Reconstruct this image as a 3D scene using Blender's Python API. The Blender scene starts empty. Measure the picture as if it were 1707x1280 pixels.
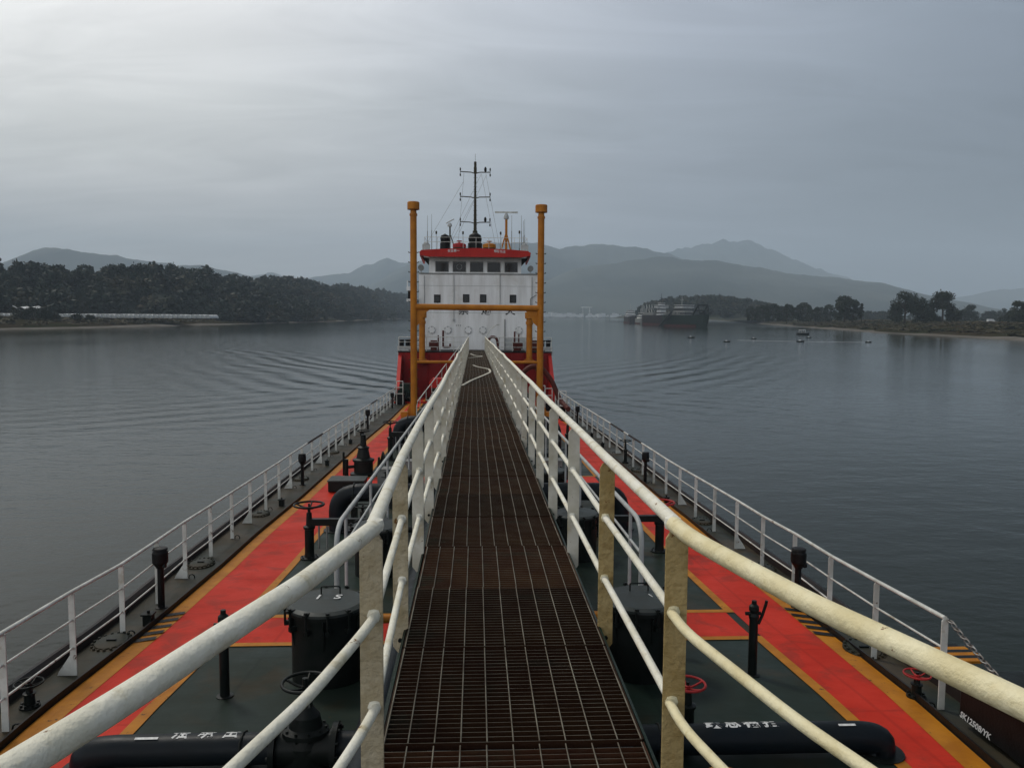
import bpy, math, random
import numpy as np
from mathutils import Matrix, Vector, Euler
random.seed(7); rng = np.random.default_rng(11)
R_ = math.radians
scn = bpy.context.scene
col = scn.collection
# ------------------------------------------------------------------ camera
H0 = 6.6                                    # camera height above the river
cam = bpy.data.cameras.new('camera'); cam.sensor_width = 36.0; cam.lens = 36.0*1282/1707
cam.clip_start = 0.05; cam.clip_end = 60000
camo = bpy.data.objects.new('camera', cam); col.objects.link(camo); scn.camera = camo
camo.matrix_world = (Matrix.Translation((0, 0, H0)) @ Matrix.Rotation(-R_(2.8156), 4, 'Z')
                     @ Matrix.Rotation(R_(90-5.1064), 4, 'X') @ Matrix.Rotation(R_(0.4), 4, 'Z'))
# ship frame: X to the right, Y aft, Z up, walkway surface = 0, the eye at (0,0,1.75)
SHIP = Matrix.Translation((0, 0, H0)) @ Matrix.Rotation(-R_(0.848), 4, 'X') @ Matrix.Translation((0, 0, -1.75))
scn.view_settings.view_transform = 'Standard'; scn.view_settings.look = 'None'
scn.view_settings.gamma = 1; scn.view_settings.exposure = 0.18
scn.cycles.max_bounces = 7; scn.cycles.volume_bounces = 1
# ------------------------------------------------------------------ sky
SUN_EL, SUN_AZ = R_(52), R_(-38)            # azimuth from +Y towards +X
w = bpy.data.worlds.new('World'); scn.world = w; w.use_nodes = True
nt = w.node_tree; nt.nodes.clear()
def N(tree, t, **k):
    n = tree.nodes.new(t)
    for a, b in k.items():
        if a == 'inp':
            for i, val in b.items(): n.inputs[i].default_value = val
        else: setattr(n, a, b)
    return n
def L(tree, a, b): tree.links.new(a, b)
def ramp(tree, fac, stops, interp='LINEAR'):
    r = N(tree, 'ShaderNodeValToRGB'); r.color_ramp.interpolation = interp
    e = r.color_ramp.elements
    while len(e) < len(stops): e.new(0.5)
    for k, (p, c) in enumerate(stops):
        e[k].position = p; e[k].color = (*c, 1) if len(c) == 3 else c
    L(tree, fac, r.inputs[0]); return r
def mth(tree, op, a, b=None, c=None, clamp=False):
    n = N(tree, 'ShaderNodeMath', operation=op, use_clamp=clamp)
    for i, x in enumerate((a, b, c)):
        if x is None: continue
        if isinstance(x, (int, float)): n.inputs[i].default_value = x
        else: L(tree, x, n.inputs[i])
    return n.outputs[0]
def mixc(tree, f, a, b, mode='MIX'):
    n = N(tree, 'ShaderNodeMix', data_type='RGBA', blend_type=mode)
    for i, x in ((0, f), (6, a), (7, b)):
        if isinstance(x, (int, float)): n.inputs[i].default_value = x
        elif isinstance(x, tuple): n.inputs[i].default_value = (*x, 1)
        else: L(tree, x, n.inputs[i])
    return n.outputs[2]
sky = N(nt, 'ShaderNodeTexSky', sky_type='NISHITA', sun_disc=False, sun_elevation=SUN_EL, sun_rotation=SUN_AZ, dust_density=4.0, air_density=1.5)
bg1 = N(nt, 'ShaderNodeBackground', inp={1: 0.05}); L(nt, sky.outputs[0], bg1.inputs[0])
tc = N(nt, 'ShaderNodeTexCoord')
sep = N(nt, 'ShaderNodeSeparateXYZ'); L(nt, tc.outputs['Generated'], sep.inputs[0])
# overcast: the veil is thin towards the sun (ahead, to the left) and thick to the right
az = mth(nt, 'MULTIPLY_ADD', sep.outputs[0], 0.5, 0.5)
base = ramp(nt, az, [(0.0, (0.40, 0.42, 0.43)), (0.24, (0.560, 0.565, 0.550)), (0.355, (0.500, 0.510, 0.505)), (0.50, (0.350, 0.376, 0.402)),
                     (0.62, (0.250, 0.280, 0.322)), (0.72, (0.165, 0.192, 0.228)), (0.80, (0.108, 0.130, 0.162)), (1.0, (0.12, 0.145, 0.18))])
kel = ramp(nt, az, [(0.24, (0.80,)*3), (0.36, (0.66,)*3), (0.5, (0.46,)*3), (0.62, (0.44,)*3), (0.8, (0.60,)*3)])
zc = mth(nt, 'MAXIMUM', sep.outputs[2], 0.0)
den = mth(nt, 'ADD', zc, 0.16)
cmb = N(nt, 'ShaderNodeCombineXYZ'); L(nt, mth(nt, 'DIVIDE', sep.outputs[0], den), cmb.inputs[0]); L(nt, mth(nt, 'DIVIDE', sep.outputs[1], den), cmb.inputs[1])
mp = N(nt, 'ShaderNodeMapping'); mp.inputs['Scale'].default_value = (0.7, 2.1, 1); mp.inputs['Rotation'].default_value = (0, 0, 0.5); L(nt, cmb.outputs[0], mp.inputs[0])
n1 = N(nt, 'ShaderNodeTexNoise', inp={'Scale': 1.7, 'Detail': 9.0, 'Roughness': 0.58, 'Distortion': 1.1}); L(nt, mp.outputs[0], n1.inputs['Vector'])
n2 = N(nt, 'ShaderNodeTexNoise', inp={'Scale': 0.35, 'Detail': 3.0, 'Roughness': 0.5}); L(nt, mp.outputs[0], n2.inputs['Vector'])
cl = mth(nt, 'ADD', mth(nt, 'MULTIPLY', n1.outputs[0], 0.62), mth(nt, 'MULTIPLY', n2.outputs[0], 0.40))
cl = mth(nt, 'ADD', cl, 0.50)
el = mth(nt, 'MINIMUM', mth(nt, 'MAXIMUM', mth(nt, 'SUBTRACT', zc, 0.08), 0.0), 0.34)
cl = mth(nt, 'MULTIPLY', cl, mth(nt, 'MULTIPLY_ADD', mth(nt, 'MULTIPLY', el, kel.outputs[0]), 5.4, 1.0))
zen = ramp(nt, zc, [(0.38, (1,)*3), (0.60, (0.36,)*3)]); cl = mth(nt, 'MULTIPLY', cl, zen.outputs[0])
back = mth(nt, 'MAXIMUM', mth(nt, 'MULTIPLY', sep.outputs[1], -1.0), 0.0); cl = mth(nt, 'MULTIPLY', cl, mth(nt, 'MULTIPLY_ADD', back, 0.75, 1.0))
tint = mixc(nt, n2.outputs[0], (0.98, 1.0, 0.97), (1.06, 1.0, 1.04))
cc = mixc(nt, 1.0, base.outputs[0], tint, 'MULTIPLY')
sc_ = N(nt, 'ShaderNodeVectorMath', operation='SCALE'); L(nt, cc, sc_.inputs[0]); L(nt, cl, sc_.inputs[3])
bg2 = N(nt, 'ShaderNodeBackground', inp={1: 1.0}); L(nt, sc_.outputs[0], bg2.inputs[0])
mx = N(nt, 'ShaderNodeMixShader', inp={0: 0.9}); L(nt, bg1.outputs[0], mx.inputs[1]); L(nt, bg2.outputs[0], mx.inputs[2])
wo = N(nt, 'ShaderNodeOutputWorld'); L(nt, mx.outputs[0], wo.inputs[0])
sun = bpy.data.lights.new('sun', 'SUN'); sun.energy = 1.5; sun.angle = R_(12); sun.color = (1, 0.95, 0.86)
suno = bpy.data.objects.new('sun', sun); col.objects.link(suno)
sd = Vector((math.sin(SUN_AZ)*math.cos(SUN_EL), math.cos(SUN_AZ)*math.cos(SUN_EL), math.sin(SUN_EL)))
suno.rotation_euler = sd.to_track_quat('Z', 'Y').to_euler(); suno.location = (0, 0, 80)

# ------------------------------------------------------------------ materials
def mat(name, c1, c2=None, scale=4.0, rough=0.5, rough2=None, bump=0.0, bscale=None, rust=0.0, rustcol=(0.09, 0.032, 0.012), metal=0.0,
        detail=6.0, streak=None, coat=0.0, bdist=0.01, rscale=None, objrand=0.0, dirt=None, lo=0.35, hi=0.65, spec=0.16, seam=0):
    m = bpy.data.materials.new(name); m.use_nodes = True; t = m.node_tree; b = t.nodes['Principled BSDF']
    tc = N(t, 'ShaderNodeTexCoord'); v = tc.outputs['Object']
    if streak:
        mp = N(t, 'ShaderNodeMapping'); mp.inputs['Scale'].default_value = streak; L(t, v, mp.inputs[0]); vs = mp.outputs[0]
    else: vs = v
    n = N(t, 'ShaderNodeTexNoise', inp={'Scale': scale, 'Detail': detail, 'Roughness': 0.6}); L(t, vs, n.inputs['Vector'])
    c2 = c2 or tuple(x*0.75 for x in c1)
    r = ramp(t, n.outputs[0], [(lo, c1), (hi, c2)])
    c = r.outputs[0]
    if dirt:                                  # broad stains with a shape of their own
        nd = N(t, 'ShaderNodeTexNoise', inp={'Scale': dirt[1], 'Detail': 5.0, 'Roughness': 0.65, 'Distortion': 0.6}); L(t, v, nd.inputs['Vector'])
        f = ramp(t, nd.outputs[0], [(dirt[2], (0, 0, 0)), (min(1, dirt[2]+0.12), (1, 1, 1))])
        c = mixc(t, mth(t, 'MULTIPLY', f.outputs[0], dirt[3]), c, dirt[0])
    if rust > 0:
        n3 = N(t, 'ShaderNodeTexNoise', inp={'Scale': rscale or scale*1.7, 'Detail': 9.0, 'Roughness': 0.72}); L(t, vs, n3.inputs['Vector'])
        th = 0.74 - 0.22*rust
        f = ramp(t, n3.outputs[0], [(th, (0, 0, 0)), (th+0.035, (1, 1, 1))])
        c = mixc(t, f.outputs[0], c, rustcol)
    if seam:                                  # plate joints
        sx = N(t, 'ShaderNodeSeparateXYZ'); L(t, v, sx.inputs[0])
        q = mth(t, 'PINGPONG', mth(t, 'ADD', sx.outputs[1], mth(t, 'MULTIPLY', n.outputs[0], 0.02)), seam/2)
        q2 = mth(t, 'PINGPONG', mth(t, 'ADD', sx.outputs[0], 0.35), 1.15)
        k = mth(t, 'MINIMUM', q, q2)
        f = ramp(t, k, [(0.0, (1, 1, 1)), (0.014, (0.9,)*3), (0.03, (0, 0, 0))])
        c = mixc(t, mth(t, 'MULTIPLY', f.outputs[0], 0.28), c, tuple(x*0.35 for x in c1))
    if objrand:
        oi = N(t, 'ShaderNodeObjectInfo')
        k = mth(t, 'MULTIPLY_ADD', oi.outputs['Random'], objrand, 1-objrand/2)
        s = N(t, 'ShaderNodeVectorMath', operation='SCALE'); L(t, c, s.inputs[0]); L(t, k, s.inputs[3]); c = s.outputs[0]
    L(t, c, b.inputs['Base Color'])
    if rough2 is not None:
        rr = ramp(t, n.outputs[0], [(lo, (rough,)*3), (hi, (rough2,)*3)]); L(t, rr.outputs[0], b.inputs['Roughness'])
    else: b.inputs['Roughness'].default_value = rough
    b.inputs['Specular IOR Level'].default_value = spec
    b.inputs['Metallic'].default_value = metal; b.inputs['Coat Weight'].default_value = coat
    if bump:
        nb = N(t, 'ShaderNodeTexNoise', inp={'Scale': bscale or scale*6, 'Detail': 5.0, 'Roughness': 0.6}); L(t, v, nb.inputs['Vector'])
        bp = N(t, 'ShaderNodeBump', inp={'Strength': bump, 'Distance': bdist}); L(t, nb.outputs[0], bp.inputs['Height']); L(t, bp.outputs[0], b.inputs['Normal'])
    return m
M = {}
M['cream'] = mat('cream_paint', (0.82, 0.80, 0.70), (0.70, 0.67, 0.54), 7, 0.42, 0.6, 0.8, 32, 0.46, bdist=0.009, rscale=13, rustcol=(0.20, 0.11, 0.05), dirt=((0.46, 0.38, 0.20), 6, 0.57, 0.6))
M['cream_y'] = mat('yellowed_cream_paint', (0.84, 0.77, 0.52), (0.70, 0.61, 0.36), 7, 0.42, 0.6, 0.8, 32, 0.46, bdist=0.009, rscale=13, rustcol=(0.20, 0.11, 0.05), dirt=((0.48, 0.38, 0.15), 6, 0.57, 0.6))
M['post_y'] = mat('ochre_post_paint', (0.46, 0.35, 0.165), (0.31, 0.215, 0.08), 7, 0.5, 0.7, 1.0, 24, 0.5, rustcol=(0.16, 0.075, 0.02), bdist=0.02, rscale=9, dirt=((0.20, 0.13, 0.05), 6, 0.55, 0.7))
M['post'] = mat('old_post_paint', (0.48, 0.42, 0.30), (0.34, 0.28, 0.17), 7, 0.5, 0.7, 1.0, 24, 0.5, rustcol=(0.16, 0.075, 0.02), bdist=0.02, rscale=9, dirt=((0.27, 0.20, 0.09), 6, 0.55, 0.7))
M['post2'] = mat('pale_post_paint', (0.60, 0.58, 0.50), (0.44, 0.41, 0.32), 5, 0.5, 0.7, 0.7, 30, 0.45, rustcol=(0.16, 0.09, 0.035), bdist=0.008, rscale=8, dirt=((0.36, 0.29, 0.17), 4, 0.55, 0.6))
M['white'] = mat('white_rail_paint', (0.66, 0.67, 0.63), (0.42, 0.43, 0.39), 3, 0.45, None, 0.5, 30, 0.55, rscale=7, dirt=((0.30, 0.25, 0.16), 4, 0.56, 0.7))
M['housewhite'] = mat('house_white_paint', (0.80, 0.81, 0.80), (0.62, 0.62, 0.60), 0.9, 0.5, None, 0.2, 3, 0.30, rustcol=(0.34, 0.22, 0.13), rscale=1.6, streak=(2.2, 2.2, 0.28), bdist=0.02, dirt=((0.52, 0.50, 0.45), 0.5, 0.55, 0.5))
M['red'] = mat('red_deck_paint', (0.53, 0.032, 0.015), (0.42, 0.024, 0.012), 1.1, 0.5, 0.65, 0.45, 26, 0.20, rustcol=(0.12, 0.03, 0.02), bdist=0.006, rscale=5, dirt=((0.30, 0.028, 0.016), 1.8, 0.50, 0.85), spec=0.08, seam=1.9)
M['yellow'] = mat('yellow_line_paint', (0.44, 0.175, 0.013), (0.32, 0.115, 0.009), 3.0, 0.5, None, 0.4, 26, 0.55, rustcol=(0.07, 0.035, 0.015), rscale=9, bdist=0.006, spec=0.1)
M['green'] = mat('green_deck_paint', (0.011, 0.022, 0.017), (0.018, 0.026, 0.020), 0.9, 0.36, 0.62, 0.3, 14, 0.36, rustcol=(0.085, 0.042, 0.015), bdist=0.006, rscale=2.5, seam=1.9, spec=0.09, dirt=((0.030, 0.024, 0.012), 0.7, 0.52, 0.85))
M['strip'] = mat('side_deck_paint', (0.022, 0.030, 0.025), (0.042, 0.034, 0.022), 0.8, 0.38, 0.6, 0.35, 16, 0.4, rustcol=(0.07, 0.035, 0.015), bdist=0.006, rscale=3.0, seam=1.9, spec=0.08, dirt=((0.060, 0.045, 0.028), 0.6, 0.48, 0.85))
M['dark'] = mat('black_green_equipment_paint', (0.005, 0.008, 0.007), (0.010, 0.012, 0.011), 5, 0.35, 0.55, 0.4, 22, 0.22, rustcol=(0.05, 0.022, 0.012), rscale=6, bdist=0.008)
M['lid'] = mat('hatch_lid_paint', (0.028, 0.037, 0.036), (0.040, 0.045, 0.043), 5, 0.40, 0.55, 0.3, 22, 0.2, rustcol=(0.05, 0.03, 0.02), rscale=6, bdist=0.004)
M['pipe'] = mat('dark_cargo_pipe_paint', (0.006, 0.010, 0.014), (0.009, 0.012, 0.014), 4, 0.36, 0.55, 0.4, 14, 0.2, rustcol=(0.035, 0.018, 0.012), rscale=5, bdist=0.008, spec=0.14)
M['orange'] = mat('orange_paint', (0.46, 0.175, 0.016), (0.34, 0.12, 0.012), 2.0, 0.45, None, 0.3, 10, 0.3, rustcol=(0.15, 0.05, 0.015), rscale=5)
M['hullred'] = mat('red_hull_paint', (0.50, 0.030, 0.022), (0.36, 0.018, 0.015), 0.7, 0.5, None, 0.3, 8, 0.25, rustcol=(0.10, 0.02, 0.012), rscale=2, streak=(1, 1, 0.35))
M['bulkred_shaded'] = mat('shaded_bulkhead_red', (0.28, 0.011, 0.009), (0.16, 0.008, 0.008), 0.7, 0.55, None, 0.3, 8, 0.3, rustcol=(0.05, 0.012, 0.01), rscale=2, streak=(1, 1, 0.35))  # hull red made darker: the shade of the poop is painted into the colour
M['hull'] = mat('black_hull_paint', (0.012, 0.012, 0.013), (0.03, 0.018, 0.015), 1.0, 0.5, None, 0.3, 10, 0.35, rustcol=(0.08, 0.03, 0.015), rscale=3)
M['grate'] = mat('rusty_grating_bars', (0.062, 0.030, 0.013), (0.034, 0.012, 0.009), 1.1, 0.75, None, 0.5, 60, 0.5, rustcol=(0.11, 0.032, 0.014), rscale=1.8, objrand=0.9, spec=0.1, dirt=((0.030, 0.034, 0.022), 1.2, 0.5, 0.8))
M['rod'] = mat('worn_galvanised_rod', (0.24, 0.22, 0.17), (0.09, 0.07, 0.05), 5, 0.5, None, 0.3, 80, 0.35, rustcol=(0.12, 0.08, 0.05), rscale=18)
M['redmetal'] = mat('red_valve_paint', (0.38, 0.03, 0.03), (0.25, 0.02, 0.02), 6, 0.45, None, 0.3, 40, 0.3, rscale=9)
M['hose'] = mat('dark_red_hose', (0.11, 0.025, 0.018), (0.07, 0.02, 0.015), 4, 0.55, None, 0.4, 30)
M['ropew'] = mat('pale_canvas_hose', (0.55, 0.53, 0.45), (0.42, 0.40, 0.33), 8, 0.8, None, 0.4, 60)
M['glass'] = mat('dark_window_glass', (0.008, 0.012, 0.012), (0.012, 0.014, 0.014), 3, 0.08, spec=0.4)
M['black'] = mat('black_paint', (0.005, 0.005, 0.005), (0.010, 0.009, 0.009), 5, 0.45, None, 0.3, 30)
M['steel'] = mat('chain_steel', (0.35, 0.35, 0.34), (0.16, 0.14, 0.12), 20, 0.45, None, 0.3, 60, metal=0.7)
M['letter'] = mat('white_lettering', (0.70, 0.71, 0.69), (0.5, 0.5, 0.5), 30, 0.5)
M['letterb'] = mat('black_lettering', (0.015, 0.015, 0.015), (0.03, 0.03, 0.03), 20, 0.5)
M['mast'] = mat('dark_mast_paint', (0.035, 0.032, 0.020), (0.05, 0.04, 0.02), 4, 0.5)
M['grey'] = mat('grey_paint', (0.22, 0.23, 0.22), (0.15, 0.15, 0.14), 4, 0.5, None, 0.3, 20, 0.3)
M['greyw'] = mat('pale_grey_paint', (0.45, 0.47, 0.46), (0.35, 0.36, 0.35), 4, 0.5, None, 0.3, 20, 0.3)
M['machine'] = mat('dark_green_machine_paint', (0.008, 0.022, 0.015), (0.012, 0.017, 0.014), 5, 0.4, None, 0.4, 22, 0.25)
M['bark'] = mat('bark', (0.035, 0.030, 0.024), (0.05, 0.04, 0.03), 8, 0.9)
def leafmat(name, a, b, c, sc=0.35):
    m = bpy.data.materials.new(name); m.use_nodes = True; t = m.node_tree; bs = t.nodes['Principled BSDF']
    tc = N(t, 'ShaderNodeTexCoord')
    n = N(t, 'ShaderNodeTexNoise', inp={'Scale': sc, 'Detail': 4.0}); L(t, tc.outputs['Object'], n.inputs['Vector'])
    r = ramp(t, n.outputs[0], [(0.35, a), (0.5, b), (0.68, c)]); L(t, r.outputs[0], bs.inputs['Base Color'])
    bs.inputs['Roughness'].default_value = 0.75; bs.inputs['Specular IOR Level'].default_value = 0.2
    return m
M['leaf'] = leafmat('dark_foliage', (0.012, 0.019, 0.013), (0.020, 0.028, 0.017), (0.032, 0.036, 0.022))
M['leaf2'] = leafmat('forest_foliage', (0.010, 0.018, 0.014), (0.022, 0.032, 0.022), (0.062, 0.056, 0.034), 0.06)
M['scrub'] = leafmat('dry_bank_scrub', (0.042, 0.045, 0.022), (0.072, 0.064, 0.034), (0.105, 0.082, 0.046), 0.05)
M['bank'] = mat('bank_grass', (0.026, 0.027, 0.014), (0.042, 0.031, 0.021), 0.035, 0.9, None, 0.6, 0.5, 0, dirt=((0.018, 0.026, 0.012), 0.02, 0.5, 0.8), bdist=0.4, spec=0.0)
M['sand'] = mat('pale_sand', (0.15, 0.14, 0.125), (0.10, 0.09, 0.078), 0.06, 0.9, spec=0.0)
M['hill'] = mat('hill_vegetation', (0.018, 0.029, 0.028), (0.060, 0.070, 0.060), 0.0022, 0.95, None, 0.5, 0.01, 0, bdist=8, lo=0.42, hi=0.62)
M['poly'] = mat('white_plastic_film', (0.62, 0.63, 0.63), (0.46, 0.47, 0.47), 0.8, 0.5)
M['farwhite'] = mat('pale_far_wall', (0.58, 0.58, 0.55), (0.42, 0.42, 0.40), 0.2, 0.7, objrand=0.6)
M['cargored'] = mat('rusty_red_hull', (0.075, 0.016, 0.016), (0.04, 0.014, 0.013), 0.3, 0.6)

# ------------------------------------------------------------------ mesh building
class MB:
    def __init__(s): s.v = []; s.f = []; s.s = []
    def add(s, vs, fs, smooth=False):
        o = len(s.v); s.v.extend([tuple(p) for p in vs]); s.f.extend([tuple(i+o for i in f) for f in fs]); s.s.extend([smooth]*len(fs)); return s
    def box(s, x0, y0, z0, x1, y1, z1, M_=None):
        P = [(x0, y0, z0), (x1, y0, z0), (x1, y1, z0), (x0, y1, z0), (x0, y0, z1), (x1, y0, z1), (x1, y1, z1), (x0, y1, z1)]
        if M_ is not None: P = [tuple(M_ @ Vector(p)) for p in P]
        return s.add(P, [(3, 2, 1, 0), (4, 5, 6, 7), (0, 1, 5, 4), (1, 2, 6, 5), (2, 3, 7, 6), (3, 0, 4, 7)])
    def cbox(s, cx, cy, cz, sx, sy, sz, M_=None): return s.box(cx-sx/2, cy-sy/2, cz-sz/2, cx+sx/2, cy+sy/2, cz+sz/2, M_)
    def tube(s, pts, r, n=8, closed=False, caps=True, rs=None):
        pts = [Vector(p) for p in pts]; k = len(pts); rs = rs or [r]*k
        T = []
        for i in range(k):
            a = pts[(i-1) % k] if (closed or i > 0) else pts[i]; b = pts[(i+1) % k] if (closed or i < k-1) else pts[i]
            T.append((b-a).normalized())
        up = Vector((0, 0, 1)) if abs(T[0].z) < 0.9 else Vector((1, 0, 0))
        u = T[0].cross(up).normalized(); rings = []
        for i in range(k):
            if i: u = (u - T[i]*u.dot(T[i])).normalized()
            w_ = T[i].cross(u)
            sc = 1.0
            if 0 < i < k-1 and not closed:
                c = max(0.35, T[i].dot((pts[i+1]-pts[i]).normalized())); sc = min(1.25, 1/c)
            rings.append([pts[i] + (u*math.cos(2*math.pi*j/n) + w_*math.sin(2*math.pi*j/n))*rs[i]*(sc if sc < 1.1 else 1.06) for j in range(n)])
        V = [p for q in rings for p in q]; F = []
        for i in range(k if closed else k-1):
            i2 = (i+1) % k
            for j in range(n): F.append((i*n+j, i*n+(j+1) % n, i2*n+(j+1) % n, i2*n+j))
        s.add(V, [f[::-1] for f in F], True)
        if caps and not closed:
            s.add(rings[0], [tuple(range(n))]); s.add(rings[-1], [tuple(range(n))[::-1]])
        return s
    def cyl(s, p0, p1, r0, r1=None, n=12): return s.tube([p0, p1], r0, n, rs=[r0, r1 if r1 is not None else r0])
    def lathe(s, prof, org=(0, 0, 0), n=16, sx=1.0, sy=1.0):
        ox, oy, oz = org
        for a, b in zip(prof[:-1], prof[1:]):
            V = [(ox+q[0]*math.cos(2*math.pi*j/n)*sx, oy+q[0]*math.sin(2*math.pi*j/n)*sy, oz+q[1]) for q in (a, b) for j in range(n)]
            s.add(V, [(j, (j+1) % n, n+(j+1) % n, n+j) for j in range(n)], abs(a[0]-b[0]) < 3*abs(a[1]-b[1]))
        for q, rev in ((prof[0], True), (prof[-1], False)):
            if q[0] > 1e-6:
                V = [(ox+q[0]*math.cos(2*math.pi*j/n)*sx, oy+q[0]*math.sin(2*math.pi*j/n)*sy, oz+q[1]) for j in range(n)]
                s.add(V, [tuple(range(n))[::-1] if rev else tuple(range(n))])
        return s
    def torus(s, c, R, r, n=24, m=6, M_=None):
        pts = [Vector((R*math.cos(2*math.pi*i/n), R*math.sin(2*math.pi*i/n), 0)) for i in range(n)]
        if M_ is not None: pts = [M_ @ p for p in pts]
        return s.tube([p+Vector(c) for p in pts], r, m, closed=True)
    def prism(s, poly, axis, a, b):
        # poly in the two remaining axes (in order), extruded along axis from a to b
        def P(u, v, t): return {'x': (t, u, v), 'y': (u, t, v), 'z': (u, v, t)}[axis]
        n = len(poly); V = [P(u, v, a) for u, v in poly] + [P(u, v, b) for u, v in poly]
        F = [tuple(range(n)), tuple(range(n, 2*n))[::-1]] + [(i, n+i, n+(i+1) % n, (i+1) % n) for i in range(n)]
        return s.add(V, F)
    def strip(s, A, B, smooth=True):
        n = len(A); return s.add(list(A)+list(B), [(i, i+1, n+i+1, n+i) for i in range(n-1)], smooth)
    def mesh(s, name, m, org=(0, 0, 0)):
        me = bpy.data.meshes.new(name)
        ox, oy, oz = org
        me.from_pydata([(x-ox, y-oy, z-oz) for x, y, z in s.v], [], s.f); me.update()
        me.polygons.foreach_set('use_smooth', s.s)
        if m: me.materials.append(m)
        return me
    def build(s, name, m, parent=None, rel=False):
        org = (0, 0, 0) if (rel or parent is None) else ORG.get(root_of(parent).name, (0, 0, 0))
        me = s.mesh(name, m, org)
        import bmesh
        b = bmesh.new(); b.from_mesh(me); bmesh.ops.recalc_face_normals(b, faces=b.faces); b.to_mesh(me); b.free()
        o = bpy.data.objects.new(name, me); col.objects.link(o)
        if parent is not None: o.parent = parent
        return o
ORG = {}
def root_of(o):
    while o.parent is not None: o = o.parent
    return o
def tag(o, label=None, cat=None, group=None, kind=None):
    if label: o['label'] = label
    if cat: o['category'] = cat
    if group: o['group'] = group
    if kind: o['kind'] = kind
    return o
def thing(name, label, cat, loc, group=None, rz=0.0, ship=True):
    o = bpy.data.objects.new(name, None); col.objects.link(o); o.empty_display_size = 0.2
    ORG[o.name] = tuple(loc)
    mw = Matrix.Translation(loc) @ Matrix.Rotation(rz, 4, 'Z')
    o.matrix_world = (SHIP @ mw) if ship else mw
    return tag(o, label, cat, group)
def single(mb, name, m, label, cat, loc, group=None, kind=None, ship=True, rel=False, rz=0.0):
    me = mb.build(name, m)
    if not rel: me.data.transform(Matrix.Translation([-c for c in loc]))
    mw = Matrix.Translation(loc) @ Matrix.Rotation(rz, 4, 'Z')
    me.matrix_world = (SHIP @ mw) if ship else mw
    ORG[me.name] = tuple(loc)
    return tag(me, label, cat, group, kind)
def copy_tree(o, parent=None):
    c = o.copy(); col.objects.link(c)
    if parent is not None:
        c.parent = parent; c.matrix_parent_inverse = o.matrix_parent_inverse
    for ch in [x for x in col.objects if x.parent == o]: copy_tree(ch, c)
    return c
def place(o, loc, rz=0.0, ship=True, s=1.0):
    mw = Matrix.Translation(loc) @ Matrix.Rotation(rz, 4, 'Z') @ Matrix.Diagonal((s, s, s, 1))
    o.matrix_world = (SHIP @ mw) if ship else mw; ORG[o.name] = tuple(loc); return o
def text_mesh(txt, size, m, name='lettering', shear=0.0, ext=0.004, align='CENTER', bold=0.0):
    cu = bpy.data.curves.new('t', 'FONT'); cu.body = txt; cu.size = size; cu.align_x = align; cu.align_y = 'CENTER'; cu.shear = shear
    cu.extrude = ext; cu.resolution_u = 3; cu.offset = bold
    o = bpy.data.objects.new('t', cu); col.objects.link(o)
    dg = bpy.context.evaluated_depsgraph_get(); dg.update()
    me = bpy.data.meshes.new_from_object(o.evaluated_get(dg)); bpy.data.objects.remove(o)
    me.materials.clear(); me.materials.append(m)
    t = bpy.data.objects.new(name, me); col.objects.link(t); return t
def ip(x, xs, ys): return float(np.interp(x, xs, ys))
def bez(p, q, r, n=6):
    p, q, r = Vector(p), Vector(q), Vector(r); return [tuple(p*(1-t)**2 + q*2*t*(1-t) + r*t*t) for t in [i/n for i in range(n+1)]]
def fillet(pts, rad, n=5):
    out = [pts[0]]
    for i in range(1, len(pts)-1):
        a, b, c = Vector(pts[i-1]), Vector(pts[i]), Vector(pts[i+1])
        d1 = min(rad, (a-b).length*0.49); d2 = min(rad, (c-b).length*0.49)
        out += bez(b+(a-b).normalized()*d1, b, b+(c-b).normalized()*d2, n)
    return out + [pts[-1]]
# ------------------------------------------------------------------ the deck
def zd(y): return ip(y, [-4, 0, 3, 6, 8, 10.6, 14, 18.5, 21, 30, 40, 55], [-1.7, -1.92, -2.03, -2.15, -2.27, -2.5, -2.7, -2.85, -2.93, -3.05, -3.2, -3.3])
def railx(y, sd):
    if sd < 0: return ip(y, [0, 5, 7.5, 10.3, 13.5, 16, 22, 30, 56], [-3.9, -4.35, -4.58, -4.76, -5.03, -5.12, -5.28, -5.30, -5.1])
    return ip(y, [0, 5, 7.6, 9.1, 10.65, 12.2, 15, 22, 35, 56], [4.2, 4.65, 4.92, 5.0, 5.14, 5.26, 5.34, 5.42, 5.40, 5.25])
def yel(y, sd):                             # outer edge of the outer yellow line
    if sd < 0: return ip(y, [0, 5, 7.3, 8.7, 10.3, 13.5, 16.7, 30, 41, 56], [-3.75, -4.2, -4.4, -4.45, -4.5, -4.6, -4.67, -4.6, -4.4, -4.3])
    return ip(y, [0, 5, 6.4, 7.7, 10, 11.5, 18, 30, 41, 56], [4.2, 4.5, 4.64, 4.76, 4.92, 5.0, 5.1, 5.02, 4.85, 4.75])
IN = {-1: (-3.44, -3.31), 1: (3.93, 3.80)}
YS = [-3+0.5*i for i in range(117)]
def edge(sd, y): return railx(y, sd) + sd*0.36
def sheet(fa, fb, ya, yb, dz, step=0.5):
    ys = [ya]
    while ys[-1] < yb-1e-6: ys.append(min(yb, ys[-1]+step))
    return MB().strip([(fa(y), y, zd(y)+dz) for y in ys], [(fb(y), y, zd(y)+dz) for y in ys])
K = lambda c: (lambda y: c)
def dsingle(mb, name, m, label=None): return single(mb, name, m, label, None, (0, 0, 0), kind='structure')
d = sheet(lambda y: edge(-1, y), lambda y: edge(1, y), -3, 55, 0.0)
dsingle(d, 'deck', M['green'])
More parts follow.
